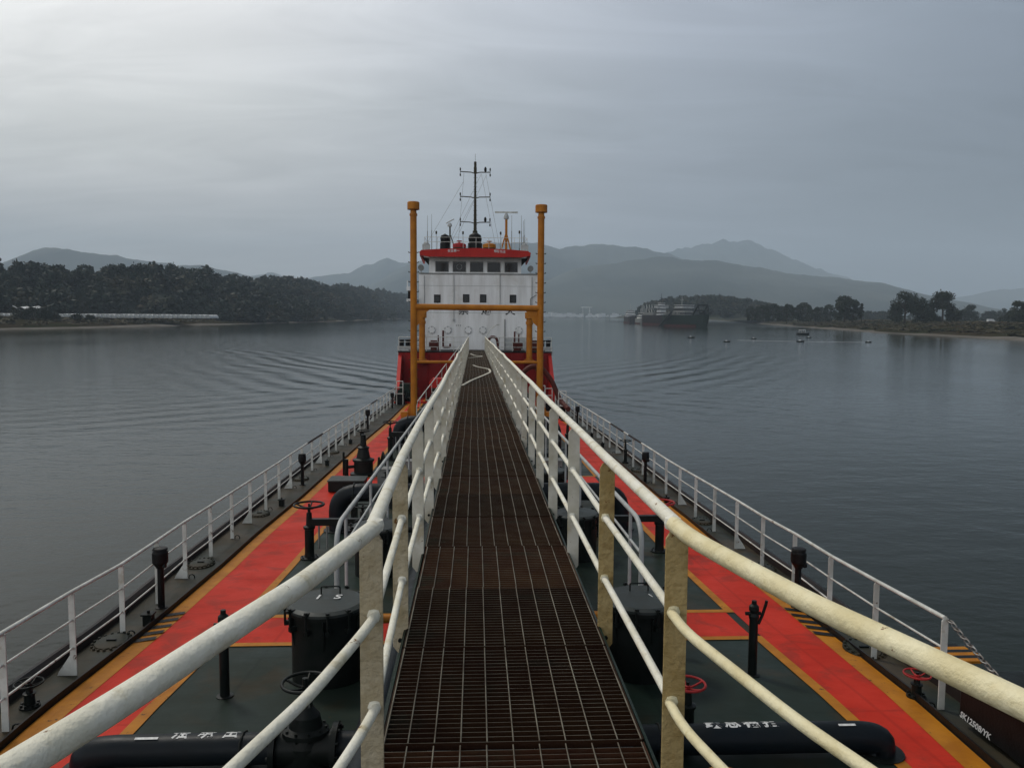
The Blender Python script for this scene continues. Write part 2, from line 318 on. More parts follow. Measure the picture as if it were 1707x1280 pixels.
for sd in (-1, 1):
    a, b = IN[sd]
    dsingle(sheet(lambda y: yel(y, sd)-sd*0.22, K(a), -3, 54.4, 0.006), 'red_walk_path', M['red'])
    dsingle(sheet(lambda y: yel(y, sd), lambda y: yel(y, sd)-sd*0.24, -3, 54.4, 0.010), 'yellow_line', M['yellow'])
    for y0, y1 in ((-3, 10.06), (11.14, 22.6), (23.9, 54.4)):
        dsingle(sheet(K(a), K(b), y0, y1, 0.010), 'yellow_line', M['yellow'])
    dsingle(sheet(lambda y: edge(sd, y)-sd*0.02, lambda y: yel(y, sd)+sd*0.05, -3, 54.4, 0.004), 'side_deck', M['strip'])
# cross paths
for y0, y1 in ((9.92, 11.28), (22.5, 24.0)):
    dsingle(sheet(K(-3.44+0.13), K(3.93-0.13), y0+0.13, y1-0.13, 0.007), 'red_cross_path', M['red'])
    dsingle(sheet(K(-3.31), K(3.80), y0, y0+0.14, 0.011), 'yellow_line', M['yellow'])
    dsingle(sheet(K(-3.31), K(3.80), y1-0.14, y1, 0.011), 'yellow_line', M['yellow'])
# black hazard dashes on the outer yellow lines
for sd, ya in ((-1, 10.1), (1, 9.95)):
    for k in range(5):
        y = ya + 0.28*k; m_ = MB()
        xa, xb = yel(y, sd)+sd*0.01, yel(y, sd)-sd*0.23
        m_.add([(xa, y, zd(y)+0.015), (xa, y+0.13, zd(y)+0.015), (xb, y+0.22, zd(y)+0.015), (xb, y+0.12, zd(y)+0.015)], [(0, 1, 2, 3)])
        dsingle(m_, 'hazard_mark', M['black'])
# raised gutter bars and hull
for sd, nm in ((-1, 'left'), (1, 'right')):
    m_ = MB(); ys = YS[:116]
    f = lambda y, dx, dz: (yel(y, sd)+sd*dx, y, zd(y)+dz)
    m_.strip([f(y, 0.015, 0) for y in ys], [f(y, 0.015, 0.085) for y in ys]); m_.strip([f(y, 0.015, 0.085) for y in ys], [f(y, 0.035, 0.085) for y in ys]); m_.strip([f(y, 0.035, 0.085) for y in ys], [f(y, 0.035, 0) for y in ys])
    single(m_, 'gutter_bar', M['black'], 'long low black steel bar along the %s outer yellow line' % nm, 'gutter bar', (0, 0, 0), 'gutter bars along the yellow lines')
hullT = thing('tanker_hull', 'black and red steel hull of the tanker we stand on', 'ship hull', (0, 0, -4))
for sd in (-1, 1):
    ys = YS; m_ = MB()
    e = lambda y, dx, dz: (edge(sd, y)+sd*dx, y, zd(y)+dz)
    m_.strip([e(y, -0.06, 0) for y in ys], [e(y, -0.05, 0.12) for y in ys]); m_.strip([e(y, -0.05, 0.12) for y in ys], [e(y, -0.01, 0.17) for y in ys])
    m_.strip([e(y, -0.01, 0.17) for y in ys], [e(y, 0.09, 0.13) for y in ys]); m_.strip([e(y, 0.09, 0.13) for y in ys], [e(y, 0.10, -0.3) for y in ys])
    m_.strip([e(y, 0.10, -0.3) for y in ys], [(edge(sd, y)+sd*(0.06 if y > 4 else -0.5), y, -7.5) for y in ys])
    m_.build('side_shell', M['hull'], hullT)
m_ = MB(); m_.prism([(-5.42, 55.02), (-5.42, 78), (-4.6, 84), (4.9, 84), (5.54, 78), (5.54, 55.02)], 'z', -8, -0.35); m_.build('stern_block', M['hullred'], hullT)

# ------------------------------------------------------------------ walkway
WL, WR = -0.385, 0.725
wk = thing('catwalk', 'long rusty steel grating walkway running down the middle to the bridge', 'walkway', (0.17, 0, 0))
y0 = 0.2
base_rods = None
k = 0; yy = y0
pan = None
while yy < 56:
    ln = 0.96
    if pan is None:
        m_ = MB()
        nb = 24
        for i in range(nb): m_.box(WL, i*0.04, -0.032, WR, i*0.04+0.004, 0)
        m_.box(WL, 0, -0.035, WL+0.005, ln, 0.003); m_.box(WR-0.005, 0, -0.035, WR, ln, 0.003)
        m2 = MB()
        for i in range(1, 10):
            x = WL + (WR-WL)*i/10.0
            m2.tube([(x, 0, 0.0015), (x, ln, 0.0015)], 0.0031, 4)
        m2.tube([(WL+0.01, 0, 0.001), (WL+0.01, ln, 0.001)], 0.004, 4); m2.tube([(WR-0.01, 0, 0.001), (WR-0.01, ln, 0.001)], 0.004, 4)
        for i in range(0, nb, 1): m2.box(WL, i*0.04+0.0008, 0.0002, WR, i*0.04+0.0019, 0.0010)
        pan = m_.build('grating_panel', M['grate'], wk, rel=True); rods = m2.build('grating_rods', M['rod'], pan, rel=True)
        p = pan
    else:
        p = pan.copy(); col.objects.link(p); p.parent = wk; r2 = rods.copy(); col.objects.link(r2); r2.parent = p
    p.location = (-0.17 + random.uniform(-0.006, 0.006), yy, random.uniform(-0.004, 0.004)); p.rotation_euler = (random.uniform(-0.003, 0.003), 0, random.uniform(-0.003, 0.003))
    yy += ln + 0.015
for sx, x in ((-1, WL-0.012), (1, WR+0.012)):
    m_ = MB(); m_.box(x-0.006, 0, -0.16, x+0.006, 55.5, 0.0); m_.box(min(x, x+sx*0.05), 0, -0.172, max(x, x+sx*0.05), 55.5, -0.16); m_.build('side_channel', M['machine'], wk)
for i in range(38):
    y = 1.45+1.47*i; m_ = MB(); m_.box(WL, y, -0.13, WR, y+0.05, -0.045); m_.build('cross_beam', M['dark'], wk)
for i in range(19):
    y = 2.0+2.94*i
    for x in (WL+0.03, WR-0.03):
        m_ = MB(); m_.box(x-0.05, y-0.05, zd(y), x+0.05, y+0.05, -0.16); m_.build('support_leg', M['dark'], wk)
# handrails of the walkway
NP = 36
for sd, nm in ((-1, 'left'), (1, 'right')):
    rt = thing('walkway_railing', 'thick cream painted tubular railing along the %s edge of the catwalk' % nm, 'railing', ((WL if sd < 0 else WR), 2.9, 0), 'railings of the catwalk')
    inner = WL if sd < 0 else WR
    jit = [(0.040 if sd < 0 else 0.014), 0.008 if sd < 0 else 0, 0]+[random.uniform(-0.012, 0.012) for _ in range(NP)]
    for i in (12, 19): jit[i] += 0.03*sd
    rx = inner+sd*0.035
    for i in range(NP):
        y = 2.88+1.48*i; j = jit[i]; z1 = 0.97; wdt = 0.088
        a, b = inner+j, inner+j+sd*wdt
        poly = [(a, 0.002), (a, z1-0.03), (a+sd*0.018, z1), (b-sd*0.018, z1-0.004), (b, z1-0.03), (b, -0.10), (b-sd*0.03, -0.14), (a+sd*0.012, -0.14), (a+sd*0.012, 0.002)]
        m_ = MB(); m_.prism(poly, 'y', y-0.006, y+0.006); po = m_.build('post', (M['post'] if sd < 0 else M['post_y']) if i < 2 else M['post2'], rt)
        bv = po.modifiers.new('bevel', 'BEVEL'); bv.width = 0.003; bv.segments = 2
        if i % 2: m_ = MB(); m_.cyl((b-sd*0.04, y-0.02, -0.06), (b-sd*0.04, y+0.02, -0.06), 0.012, n=6); m_.build('bolt', M['dark'], po)
    for i in range(6):
        for h in (0.65, 0.29):
            m_ = MB(); m_.lathe([(0.0, -0.030), (0.022, -0.022), (0.030, 0), (0.022, 0.022), (0.0, 0.030)], (rx+jit[i], 2.88+1.48*i, h), 10, sy=0.55); m_.build('weld_bead', M['cream'] if (sd < 0 or i > 1) else M['cream_y'], rt)
    for h, r in ((1.0, 0.028), (0.65, 0.018), (0.29, 0.018)):
        pts = [(rx+jit[i], 2.88+1.48*i, h) for i in range(NP)]
        m_ = MB(); m_.tube(pts, r, 12); m_.build('top_rail' if h == 1 else 'side_rail', M['cream'], rt)
        if sd < 0: fl = [(-0.373, 2.84, h), (-0.41, 2.66, h), (-0.50, 2.21, h), (-0.59, 1.91, h), (-0.70, 1.52, h), (-0.785, 1.26, h), (-1.0, 0.60, h)]
        else: fl = [(0.765, 2.86, h), (0.776, 2.66, h), (0.833, 2.40, h), (0.92, 2.01, h), (1.027, 1.68, h), (1.104, 1.44, h), (1.34, 0.62, h)]
        if h < 1: fl = [(fl[0][0], 2.88, h)] + [(x+sd*-0.008, y+0.02, z) for x, y, z in fl[1:]]
        m_ = MB(); m_.tube(fillet(fl, 0.12, 4), r*(1.12 if h == 1 else 1.05), 14); m_.build('flared_rail', M['cream'] if sd < 0 else M['cream_y'], rt)
        if h == 1:
            m_ = MB(); m_.lathe([(0.0, -0.033), (0.03, -0.02), (0.034, 0), (0.03, 0.02), (0, 0.033)], (fl[0][0], 2.88, 1.0), 12); m_.build('weld_joint', M['cream'], rt)
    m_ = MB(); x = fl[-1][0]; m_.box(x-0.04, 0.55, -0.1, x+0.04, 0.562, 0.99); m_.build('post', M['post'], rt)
# platform side wings under the flared rails
# pale canvas hose on the grating
m_ = MB()
def flat_hose(pts, w_=0.045):
    P = [Vector((*p, 0.025)) for p in pts]; A, B = [], []
    for i, p in enumerate(P):
        t = (P[min(i+1, len(P)-1)]-P[max(i-1, 0)]).normalized(); s_ = Vector((-t.y, t.x, 0))*w_
        A.append(p+s_); B.append(p-s_)
    up = Vector((0, 0, 0.012))
    m_.strip(A, B, False); m_.strip([a-up*1.5 for a in A], [b-up*1.5 for b in B], False); m_.strip(A, [a-up*1.5 for a in A], False); m_.strip(B, [b-up*1.5 for b in B], False)
flat_hose(fillet([(-0.36, 22.6), (-0.1, 24.8), (0.35, 27.5), (0.62, 29.3), (0.60, 31.5), (0.1, 33.3), (-0.05, 34.6)], 0.6), 0.04)
flat_hose(fillet([(-0.30, 42.5), (0.1, 43.6), (0.55, 44.8), (0.0, 46.2), (-0.25, 49.0)], 0.6), 0.05)
single(m_, 'canvas_hose', M['ropew'], 'pale flat hose lying in a zigzag on the grating near the bridge', 'hose', (0.1, 30, 0.02))

# ------------------------------------------------------------------ side railings on the deck
for sd, nm, y0, stp in ((-1, 'left', 7.5, 1.47), (1, 'right', 7.6, 1.51)):
    rt = thing('side_railing', 'thin white guard rail along the %s edge of the ship' % nm, 'railing', (railx(y0, sd), y0, zd(y0)), 'white guard rails of the main deck')
    ys = []
    y = y0
    while y < 50.6: ys.append(y); y += stp
    for i, y in enumerate(ys):
        x = railx(y, sd); z = zd(y); m_ = MB(); broad = (i % 3 == (1 if sd < 0 else 2))
        m_.prism([(x-0.035, z), (x-0.035, z+0.96), (x-0.01, z+0.99), (x+0.035, z+0.985), (x+0.035, z)], 'y', y-0.006, y+0.006)
        if broad: m_.prism([(x+sd*0.03, z), (x+sd*0.19, z), (x+sd*0.17, z+0.05), (x+sd*0.03, z+0.26)], 'y', y-0.005, y+0.005)
        m_.build('stanchion', M['white'], rt)
        m_ = MB(); m_.torus((x-sd*0.1, y+0.02, z+0.02), 0.05, 0.010, 10, 5, Matrix.Rotation(R_(90), 4, 'X'))
        if i % 2 == 0: m_.build('foot_lug', M['dark'], rt)
    for h, r in ((0.995, 0.024), (0.67, 0.0125), (0.34, 0.0125)):
        m_ = MB()
        if sd < 0: pts = [(railx(y, sd), y, zd(y)+h+random.uniform(-0.006, 0.006)) for y in ([4.0, 5.6] if True else [])+ys]
        else: pts = [(railx(y, sd), y, zd(y)+h+random.uniform(-0.006, 0.006)) for y in (ys if h != 0.34 else ys[2:])]
        m_.tube(pts, r, 8); m_.build('rail', M['white'], rt)
    # black bands wrapped on the top rail
    for yb, ln in ((24.5, 2.4), (39.0, 2.4)) if sd < 0 else ((24.5, 2.0), (27.4, 2.6)):
        m_ = MB(); m_.tube([(railx(y, sd), y, zd(y)+0.995) for y in (yb, yb+ln/2, yb+ln)], 0.034, 8); m_.build('black_sleeve', M['black'], rt)
# chain from the end of the right guard rail
m_ = MB(); A = Vector((4.95, 7.55, zd(7.6)+0.97)); B = Vector((5.05, 5.0, -1.45)); nL = 50
for i in range(nL):
    t = i/nL; p = A.lerp(B, t); p.z -= 0.28*math.sin(math.pi*t)
    rot = (B-A).to_track_quat('X', 'Z').to_matrix().to_4x4() @ Matrix.Rotation(R_(90*(i % 2)), 4, 'X') @ Matrix.Diagonal((1.5, 0.8, 1, 1))
    m_.torus(p, 0.028, 0.0085, 10, 5, rot)
single(m_, 'safety_chain', M['steel'], 'steel link chain hanging from the last stanchion of the right guard rail', 'chain', (4.95, 7.5, -2.2))

# ------------------------------------------------------------------ valves, hatches, vents
def handwheel(root, r, z, m, spokes=5, tr=None, tilt=0.0):
    tr = tr or r*0.075; Mt = Matrix.Rotation(tilt, 4, 'X')
    m_ = MB(); m_.torus((0, 0, z), r, tr, 28, 7, Mt); w_ = m_.build('handwheel', m, root, rel=True)
    m_ = MB()
    for k in range(spokes):
        a = 2*math.pi*k/spokes+0.3; p = Mt @ Vector((r*math.cos(a), r*math.sin(a), 0))
        m_.tube([(0, 0, z-r*0.28), (p.x*0.5, p.y*0.5, z-r*0.18+p.z*0.5), (p.x, p.y, z+p.z)], tr*0.8, 6)
    m_.lathe([(0.03, -0.05), (0.03, 0.03), (0.012, 0.04)], (0, 0, z-r*0.28), 8); m_.build('spokes', m, w_, rel=True)
def valve_stand(label, loc, h, r, m_wheel=None, group=None, body=0.09, arm=None):
    t = thing('valve_stand', label, 'valve', loc, group)
    m_ = MB(); m_.lathe([(body*2.0, 0), (body*2.0, 0.03), (body*1.1, 0.04), (body, 0.12), (body, h*0.55), (body*1.25, h*0.56), (body*1.25, h*0.60), (body*0.7, h*0.62), (body*0.55, h*0.85), (0.02, h*0.87)], n=14)
    for k in range(8):
        a = k*math.pi/4; m_.cyl((body*1.6*math.cos(a), body*1.6*math.sin(a), 0.02), (body*1.6*math.cos(a), body*1.6*math.sin(a), 0.055), 0.014, n=6)
    m_.build('body', M['dark'], t, rel=True)
    m_ = MB(); m_.cyl((0, 0, h*0.85), (0, 0, h+0.02), 0.018, n=8); m_.build('stem', M['dark'], t, rel=True)
    handwheel(t, r, h, m_wheel or M['dark'])
    if arm:
        m_ = MB(); m_.box(0.02, -0.06, h*0.62, arm, 0.06, h*0.74); m_.box(arm-0.1, -0.05, 0, arm, 0.05, h*0.62); m_.build('bracket_arm', M['dark'], t, rel=True)
        m_ = MB()
        for q in (0.2, 0.35): m_.cyl((q, -0.08, h*0.2), (q, -0.08, h*0.62), 0.018, n=6)
        m_.build('drain_tube', M['grey'], t, rel=True)
    return t
valve_stand('tall black handwheel stand on the left red path, nearest of the left ones', (-3.16, 14.7, zd(14.7)), 1.05, 0.28, arm=1.5, group='handwheel stands beside the red paths')
valve_stand('black handwheel stand with a grey top, farther along the left red path', (-2.98, 27.3, zd(27.3)), 1.36, 0.27, arm=1.0, group='handwheel stands beside the red paths')
valve_stand('handwheel stand with a red wheel by the right red path', (3.72, 15.0, zd(15)), 1.0, 0.28, M['redmetal'], arm=-1.6, group='handwheel stands beside the red paths')
valve_stand('handwheel stand far along the right red path near the orange post', (3.5, 28.5, zd(28.5)), 1.3, 0.26, group='handwheel stands beside the red paths')
valve_stand('small black handwheel valve on the left side deck near the rail', (-4.66, 8.05, zd(8.05)), 0.27, 0.135, body=0.05)
valve_stand('small red handwheel valve on the right side deck near the rail end', (4.83, 7.9, zd(7.9)), 0.27, 0.135, M['redmetal'], body=0.05)
valve_stand('black handwheel valve on the right side deck far along the rail', (5.3, 26.5, zd(26.5)), 0.8, 0.2, body=0.06)
valve_stand('dark red handwheel valve beside the right tank hatch', (2.08, 7.15, zd(7.15)), 0.52, 0.17, M['redmetal'], body=0.07)
# big gate valve on the near pipe
t = thing('gate_valve', 'heavy black gate valve with handwheel on the nearest left transverse pipe', 'valve', (-1.50, 6.72, -2.02))
m_ = MB(); m_.tube([(-0.26, 0, 0), (-0.24, 0, 0)], 0.2, 20); m_.cyl((-0.29, 0, 0), (-0.24, 0, 0), 0.215, n=20); m_.cyl((0.24, 0, 0), (0.29, 0, 0), 0.215, n=20)
m_.cyl((-0.24, 0, 0), (0.24, 0, 0), 0.155, n=16); m_.lathe([(0.2, -0.24), (0.2, 0.05), (0.17, 0.12), (0.21, 0.13), (0.21, 0.17), (0.15, 0.2), (0.13, 0.3), (0.07, 0.38)], n=16, sy=0.8)
for k in range(10):
    a = k*math.pi/5
    for x in (-0.3, 0.3): m_.cyl((x-0.01, 0.185*math.cos(a), 0.185*math.sin(a)), (x+0.01, 0.185*math.cos(a), 0.185*math.sin(a)), 0.017, n=6)
    m_.cyl((0.18*math.cos(a), 0.15*math.sin(a), 0.11), (0.18*math.cos(a), 0.15*math.sin(a), 0.20), 0.013, n=6)
m_.build('body', M['dark'], t, rel=True)
m_ = MB(); m_.cyl((0, 0, 0.36), (0, 0, 0.64), 0.025, n=8); m_.cyl((-0.06, 0, 0.3), (-0.04, 0, 0.55), 0.014, n=6); m_.cyl((0.06, 0, 0.3), (0.04, 0, 0.55), 0.014, n=6); m_.build('stem', M['dark'], t, rel=True)
handwheel(t, 0.2, 0.60, M['dark'], tr=0.015)
# transverse pipes
def cross_pipe(label, y, z, r, xl, xr, drop=True, grp='dark cargo pipes crossing the deck', R=0.45, flanges=()):
    t = thing('cargo_pipe', label, 'pipe', (0, y, zd(y)), grp)
    pts = [(xl, y, zd(y)), (xl, y, z), (xr, y, z), (xr, y, zd(y))]
    m_ = MB(); m_.tube(fillet(pts, R, 8), r, 20); m_.build('pipe_run', M['pipe'], t)
    for x in flanges:
        m_ = MB(); m_.cyl((x-0.03, y, z), (x+0.03, y, z), r*1.45, n=20)
        for k in range(8):
            a = k*math.pi/4+0.2; m_.cyl((x-0.05, y+r*1.25*math.cos(a), z+r*1.25*math.sin(a)), (x+0.05, y+r*1.25*math.cos(a), z+r*1.25*math.sin(a)), 0.016, n=6)
        m_.build('flange', M['dark'], t)
    for x in (xl*0.88 if r > 0.15 else xl*0.60, xr*0.45):
        m_ = MB(); m_.box(x-0.04, y-r*1.15, zd(y), x+0.04, y+r*1.15, z-r*0.2); m_.tube([(x, y-r*1.06, z-r*0.2), (x, y-r*0.75, z+r*0.78), (x, y, z+r*1.07), (x, y+r*0.75, z+r*0.78), (x, y+r*1.06, z-r*0.2)], 0.012, 6); m_.build('pipe_saddle', M['dark'], t)
    for x in (xl, xr):
        m_ = MB(); m_.cyl((x, y, zd(y)), (x, y, zd(y)+0.03), r*1.6, n=20); m_.build('flange', M['dark'], t)
    return t
pa = cross_pipe('nearest dark transverse pipe with white lettering, close to the deck', 6.72, -2.02, 0.135, -3.42, 3.78, R=0.30, flanges=(-0.9, 1.2))
cross_pipe('thick green black pipe arching low over the deck at mid length', 17.0, -1.94, 0.20, -3.02, 3.3, R=0.55, flanges=(-1.0, 1.3))
cross_pipe('farther green black pipe elbow in front of the left orange post', 30.0, -1.98, 0.24, -2.95, 3.2, R=0.6, flanges=(-1.1, 1.4))
def pipe_text(s, x, ang, size, par, y, z, r):
    # each character laid on the crown of the pipe
    o = text_mesh(s, size, M['letter'], 'lettering', ext=0.001, bold=0.004)
    me = o.data
    for v in me.vertices:
        a = v.co.y/r + ang
        rr = r+0.002+v.co.z
        v.co = (v.co.x+x, y + rr*math.sin(a) - par[1], z + rr*math.cos(a) - par[2])
    return o
for s, x, sz in (('油', -2.60, 0.15), ('明', -2.38, 0.15), ('田', -2.16, 0.15), ('跃', 2.20, 0.15), ('总', 2.38, 0.15), ('福', 2.56, 0.15), ('扣', 2.74, 0.15)):
    o = pipe_text(s, x, 0.1, sz, (0, 6.72, zd(6.72)), 6.72, -2.02, 0.135); o.parent = pa
for x0, x1 in ((-2.98, -2.78), (3.36, 3.52)):
    m_ = MB(); m_.strip([(x0+(x1-x0)*i/4, 6.72-0.03, -2.02+0.1375) for i in range(5)], [(x0+(x1-x0)*i/4, 6.72-0.055, -2.02+0.131) for i in range(5)]); m_.build('white_mark', M['letter'], pa)
# orange transverse pipe under the catwalk
m_ = MB(); m_.tube([(-1.3, 9.25, -1.83), (1.95, 9.25, -1.83)], 0.05, 12); m_.cyl((-1.25, 9.25, zd(9.2)), (-1.25, 9.25, -1.83), 0.05); m_.cyl((1.9, 9.25, zd(9.2)), (1.9, 9.25, -1.83), 0.05)
single(m_, 'small_pipe', M['orange'], 'thin orange pipe passing under the catwalk by the round tank hatches', 'pipe', (0.3, 9.25, zd(9.25)))
# cargo lines under the catwalk
for k, x in enumerate((-0.86, -0.35, 0.17, 0.69, 1.20)):
    t = thing('cargo_line', 'dark pipe running lengthwise under the catwalk, %s of five' % ('leftmost', 'second', 'middle', 'fourth', 'rightmost')[k], 'pipe', (x, 3, zd(3)), 'lengthwise pipes under the catwalk')
    ys = [0.5+2*i for i in range(27)]
    m_ = MB(); m_.tube([(x, y, zd(y)+0.42) for y in ys], 0.16, 14); m_.build('pipe_run', M['pipe'], t)
    m_ = MB()
    for y in ys[1::2]: m_.cbox(x, y, zd(y)+0.13, 0.3, 0.08, 0.26)
    m_.build('saddle', M['dark'], t)
# tank hatches
def tank_hatch(label, loc, grp='round tank hatches beside the catwalk', rz=0):
    t = thing('tank_hatch', label, 'hatch', loc, grp, rz)
    m_ = MB(); m_.lathe([(0.40, 0), (0.40, 0.80), (0.44, 0.80), (0.44, 0.84)], n=32); m_.build('trunk', M['dark'], t, rel=True)
    m_ = MB(); m_.lathe([(0.455, 0.845), (0.455, 0.875), (0.40, 0.90), (0, 0.915)], n=32); l = m_.build('lid', M['lid'], t, rel=True)
    for k in range(12):
        a = k*math.pi/6+0.2; c, s = math.cos(a), math.sin(a); m_ = MB()
        m_.cyl((0.47*c, 0.47*s, 0.66), (0.47*c, 0.47*s, 0.885), 0.014, n=6); Mr = Matrix.Translation((0.455*c, 0.455*s, 0.885)) @ Matrix.Rotation(a, 4, 'Z')
        m_.cbox(0, 0, 0, 0.12, 0.035, 0.025, Mr); m_.cyl((0.47*c, 0.47*s, 0.89), (0.47*c, 0.47*s, 0.915), 0.022, n=6)
        m_.cbox(-0.02, 0, -0.21, 0.09, 0.05, 0.05, Mr)
        m_.build('toggle_clamp', M['dark'], t, rel=True)
    m_ = MB(); m_.tube(fillet([(-0.1, 0.18, 0.9), (-0.1, 0.18, 1.0), (0.12, 0.18, 1.0), (0.12, 0.18, 0.9)], 0.02, 3), 0.009, 6); m_.build('lid_handle', M['dark'], l, rel=True)
    for k in range(6):
        a = k*math.pi/3+0.6; c, s = math.cos(a), math.sin(a); m_ = MB()
        m_.add([(0.40*c, 0.40*s, 0.8), (0.40*c, 0.40*s, 0.45), (0.47*c, 0.47*s, 0.8), (0.40*c-0.012*s, 0.40*s+0.012*c, 0.8), (0.40*c-0.012*s, 0.40*s+0.012*c, 0.45), (0.47*c-0.012*s, 0.47*s+0.012*c, 0.8)], [(0, 1, 2), (5, 4, 3), (0, 2, 5, 3), (1, 0, 3, 4), (2, 1, 4, 5)])
        m_.build('stiffener', M['dark'], t, rel=True)
    return t
th = tank_hatch('black round tank hatch with white letters on its lid, nearest on the left', (-1.70, 8.8, zd(8.8)+0.02))
o = text_mesh('I   S', 0.19, M['letter'], 'lettering', shear=0.1, ext=0.0015, bold=0.003); o.parent = th; o.location = (0.01, 0.05, 0.918)
th2 = tank_hatch('black round tank hatch with a grey lid, first one right of the catwalk', (1.98, 8.8, zd(8.8)+0.02))
o = text_mesh('1', 0.13, M['letter'], 'lettering', shear=-0.3, ext=0.0015); o.parent = th2; o.location = (0.12, -0.02, 0.918)
tank_hatch('black round tank hatch left of the catwalk just before the thick arched pipe', (-1.72, 13.6, zd(13.6)), rz=0.3)
tank_hatch('black round tank hatch right of the catwalk beside the red handwheel stand', (1.98, 14.6, zd(14.6)), rz=0.5)
tank_hatch('round tank hatch left of the catwalk behind the thick arched pipe', (-1.8, 19.6, zd(19.6)), rz=0.8)
tank_hatch('round tank hatch right of the catwalk behind the thick arched pipe', (2.0, 20.0, zd(20)), rz=0.1)
# sounding posts
def sounding(label, loc, h, lever=True, m=None):
    t = thing('sounding_post', label, 'pipe post', loc, 'thin black pipe posts on the green deck')
    m_ = MB(); m_.lathe([(0.09, 0), (0.09, 0.015), (0.052, 0.02), (0.050, h*0.78)], n=14); m_.build('pipe', M['dark'], t, rel=True)
    m_ = MB(); m_.lathe([(0.056, h*0.76), (0.062, h*0.80), (0.045, h*0.84), (0.06, h*0.88), (0.055, h*0.93), (0.03, h*0.955), (0.028, h)], n=12); m_.cyl((-0.1, 0, h*0.83), (0.08, 0, h*0.83), 0.022, n=8); m_.build('cap_valve', M['dark'], t, rel=True)
    if lever: m_ = MB(); m_.tube([(0.05, -0.02, h*0.70), (0.09, -0.03, h*0.82), (0.13, -0.03, h*0.97), (0.135, -0.03, h*1.01)], 0.018, 8); m_.build('lever', M['dark'], t, rel=True)
    return t
sounding('black pipe post on green deck left of the IS hatch, rust at its foot', (-2.71, 8.26, zd(8.26)), 0.97, lever=False)
sounding('black pipe post with a raised lever on the green deck at right', (3.28, 8.64, zd(8.64)), 0.90)
sounding('short black pipe post beside the first right tank hatch', (2.52, 9.4, zd(9.4)), 0.62, lever=False)
# vents on the side decks
def vent(label, y, sd, x=None):
    x = x if x is not None else railx(y, sd)-sd*0.2
    t = thing('air_vent', label, 'vent', (x, y, zd(y)), 'black tank vents along the side rails')
    m_ = MB(); m_.lathe([(0.09, 0), (0.09, 0.02), (0.05, 0.025), (0.048, 0.66)], n=12); m_.build('pipe', M['black'], t, rel=True)
    m_ = MB(); m_.lathe([(0.055, 0.62), (0.075, 0.66), (0.105, 0.70), (0.115, 0.72), (0.115, 0.86), (0.10, 0.90), (0.115, 0.91), (0.10, 0.935), (0.0, 0.95)], n=12); m_.cbox(0.08, -0.05, 0.68, 0.05, 0.05, 0.06); m_.build('head', M['black'], t, rel=True)
vent('black mushroom headed vent by the left rail, nearest of the left ones', 11.7, -1, -4.76)
vent('black vent by the left rail, second along beside the far manhole', 22.7, -1, -5.06)
vent('black vent by the left rail, third along near the black rail sleeve', 36.5, -1, -5.04)
vent('black vent by the left rail nearest the red bulkhead', 47.0, -1, -5.0)
vent('black square headed vent by the right rail, nearest of the right ones', 11.35, 1, 4.98)
vent('black vent by the right rail, second along', 22.9, 1, 5.2)
vent('black vent by the right rail, third along near the black rail sleeve', 38.5, 1, 5.22)
# manholes
def manhole(label, x, y):
    z = zd(y); t = thing('manhole_cover', label, 'manhole', (x, y, z), 'bolted manhole covers on the side decks')
    m_ = MB(); m_.lathe([(0.24, 0.0), (0.24, 0.03), (0.19, 0.035), (0.185, 0.05), (0.0, 0.055)], n=24, sy=1.35)
    for k in range(18):
        a = k*math.pi/9; m_.lathe([(0.02, 0.03), (0.02, 0.055), (0.01, 0.06)], (0.215*math.cos(a), 0.215*1.35*math.sin(a), 0), 6)
    c = m_.build('cover', M['strip'], t, rel=True)
    m_ = MB(); m_.cbox(0, 0, 0.065, 0.12, 0.03, 0.02); m_.build('grip', M['dark'], c, rel=True)
for i, y in enumerate((10.1, 14.3, 18.7, 23.6, 29.0)):
    manhole('round bolted manhole cover on the left side deck, %s from the viewer' % ('first', 'second', 'third', 'fourth', 'fifth')[i], railx(y, -1)-0.02, y)
for i, y in enumerate((9.4, 13.6, 17.6, 24.9)):
    manhole('round bolted manhole cover on the right side deck, %s from the viewer' % ('first', 'second', 'third', 'fourth')[i], railx(y, 1)+0.0, y)
for i, (x, y) in enumerate(((-4.62, 10.9), (-4.95, 19.8), (-5.0, 26.2), (-5.05, 31.5), (-5.0, 34.2), (5.1, 19.9), (5.15, 30.4), (5.2, 33.6))):
    m_ = MB(); m_.box(x-0.06, y-0.06, zd(y), x+0.06, y+0.06, zd(y)+0.16); m_.box(x-0.08, y-0.08, zd(y)+0.16, x+0.08, y+0.08, zd(y)+0.18); m_.cyl((x, y, zd(y)+0.18), (x, y, zd(y)+0.22), 0.02)
    single(m_, 'capped_pipe', M['dark'], 'small black capped pipe end on the side deck', 'pipe cap', (x, y, zd(y)), 'small capped pipe ends on the side decks')
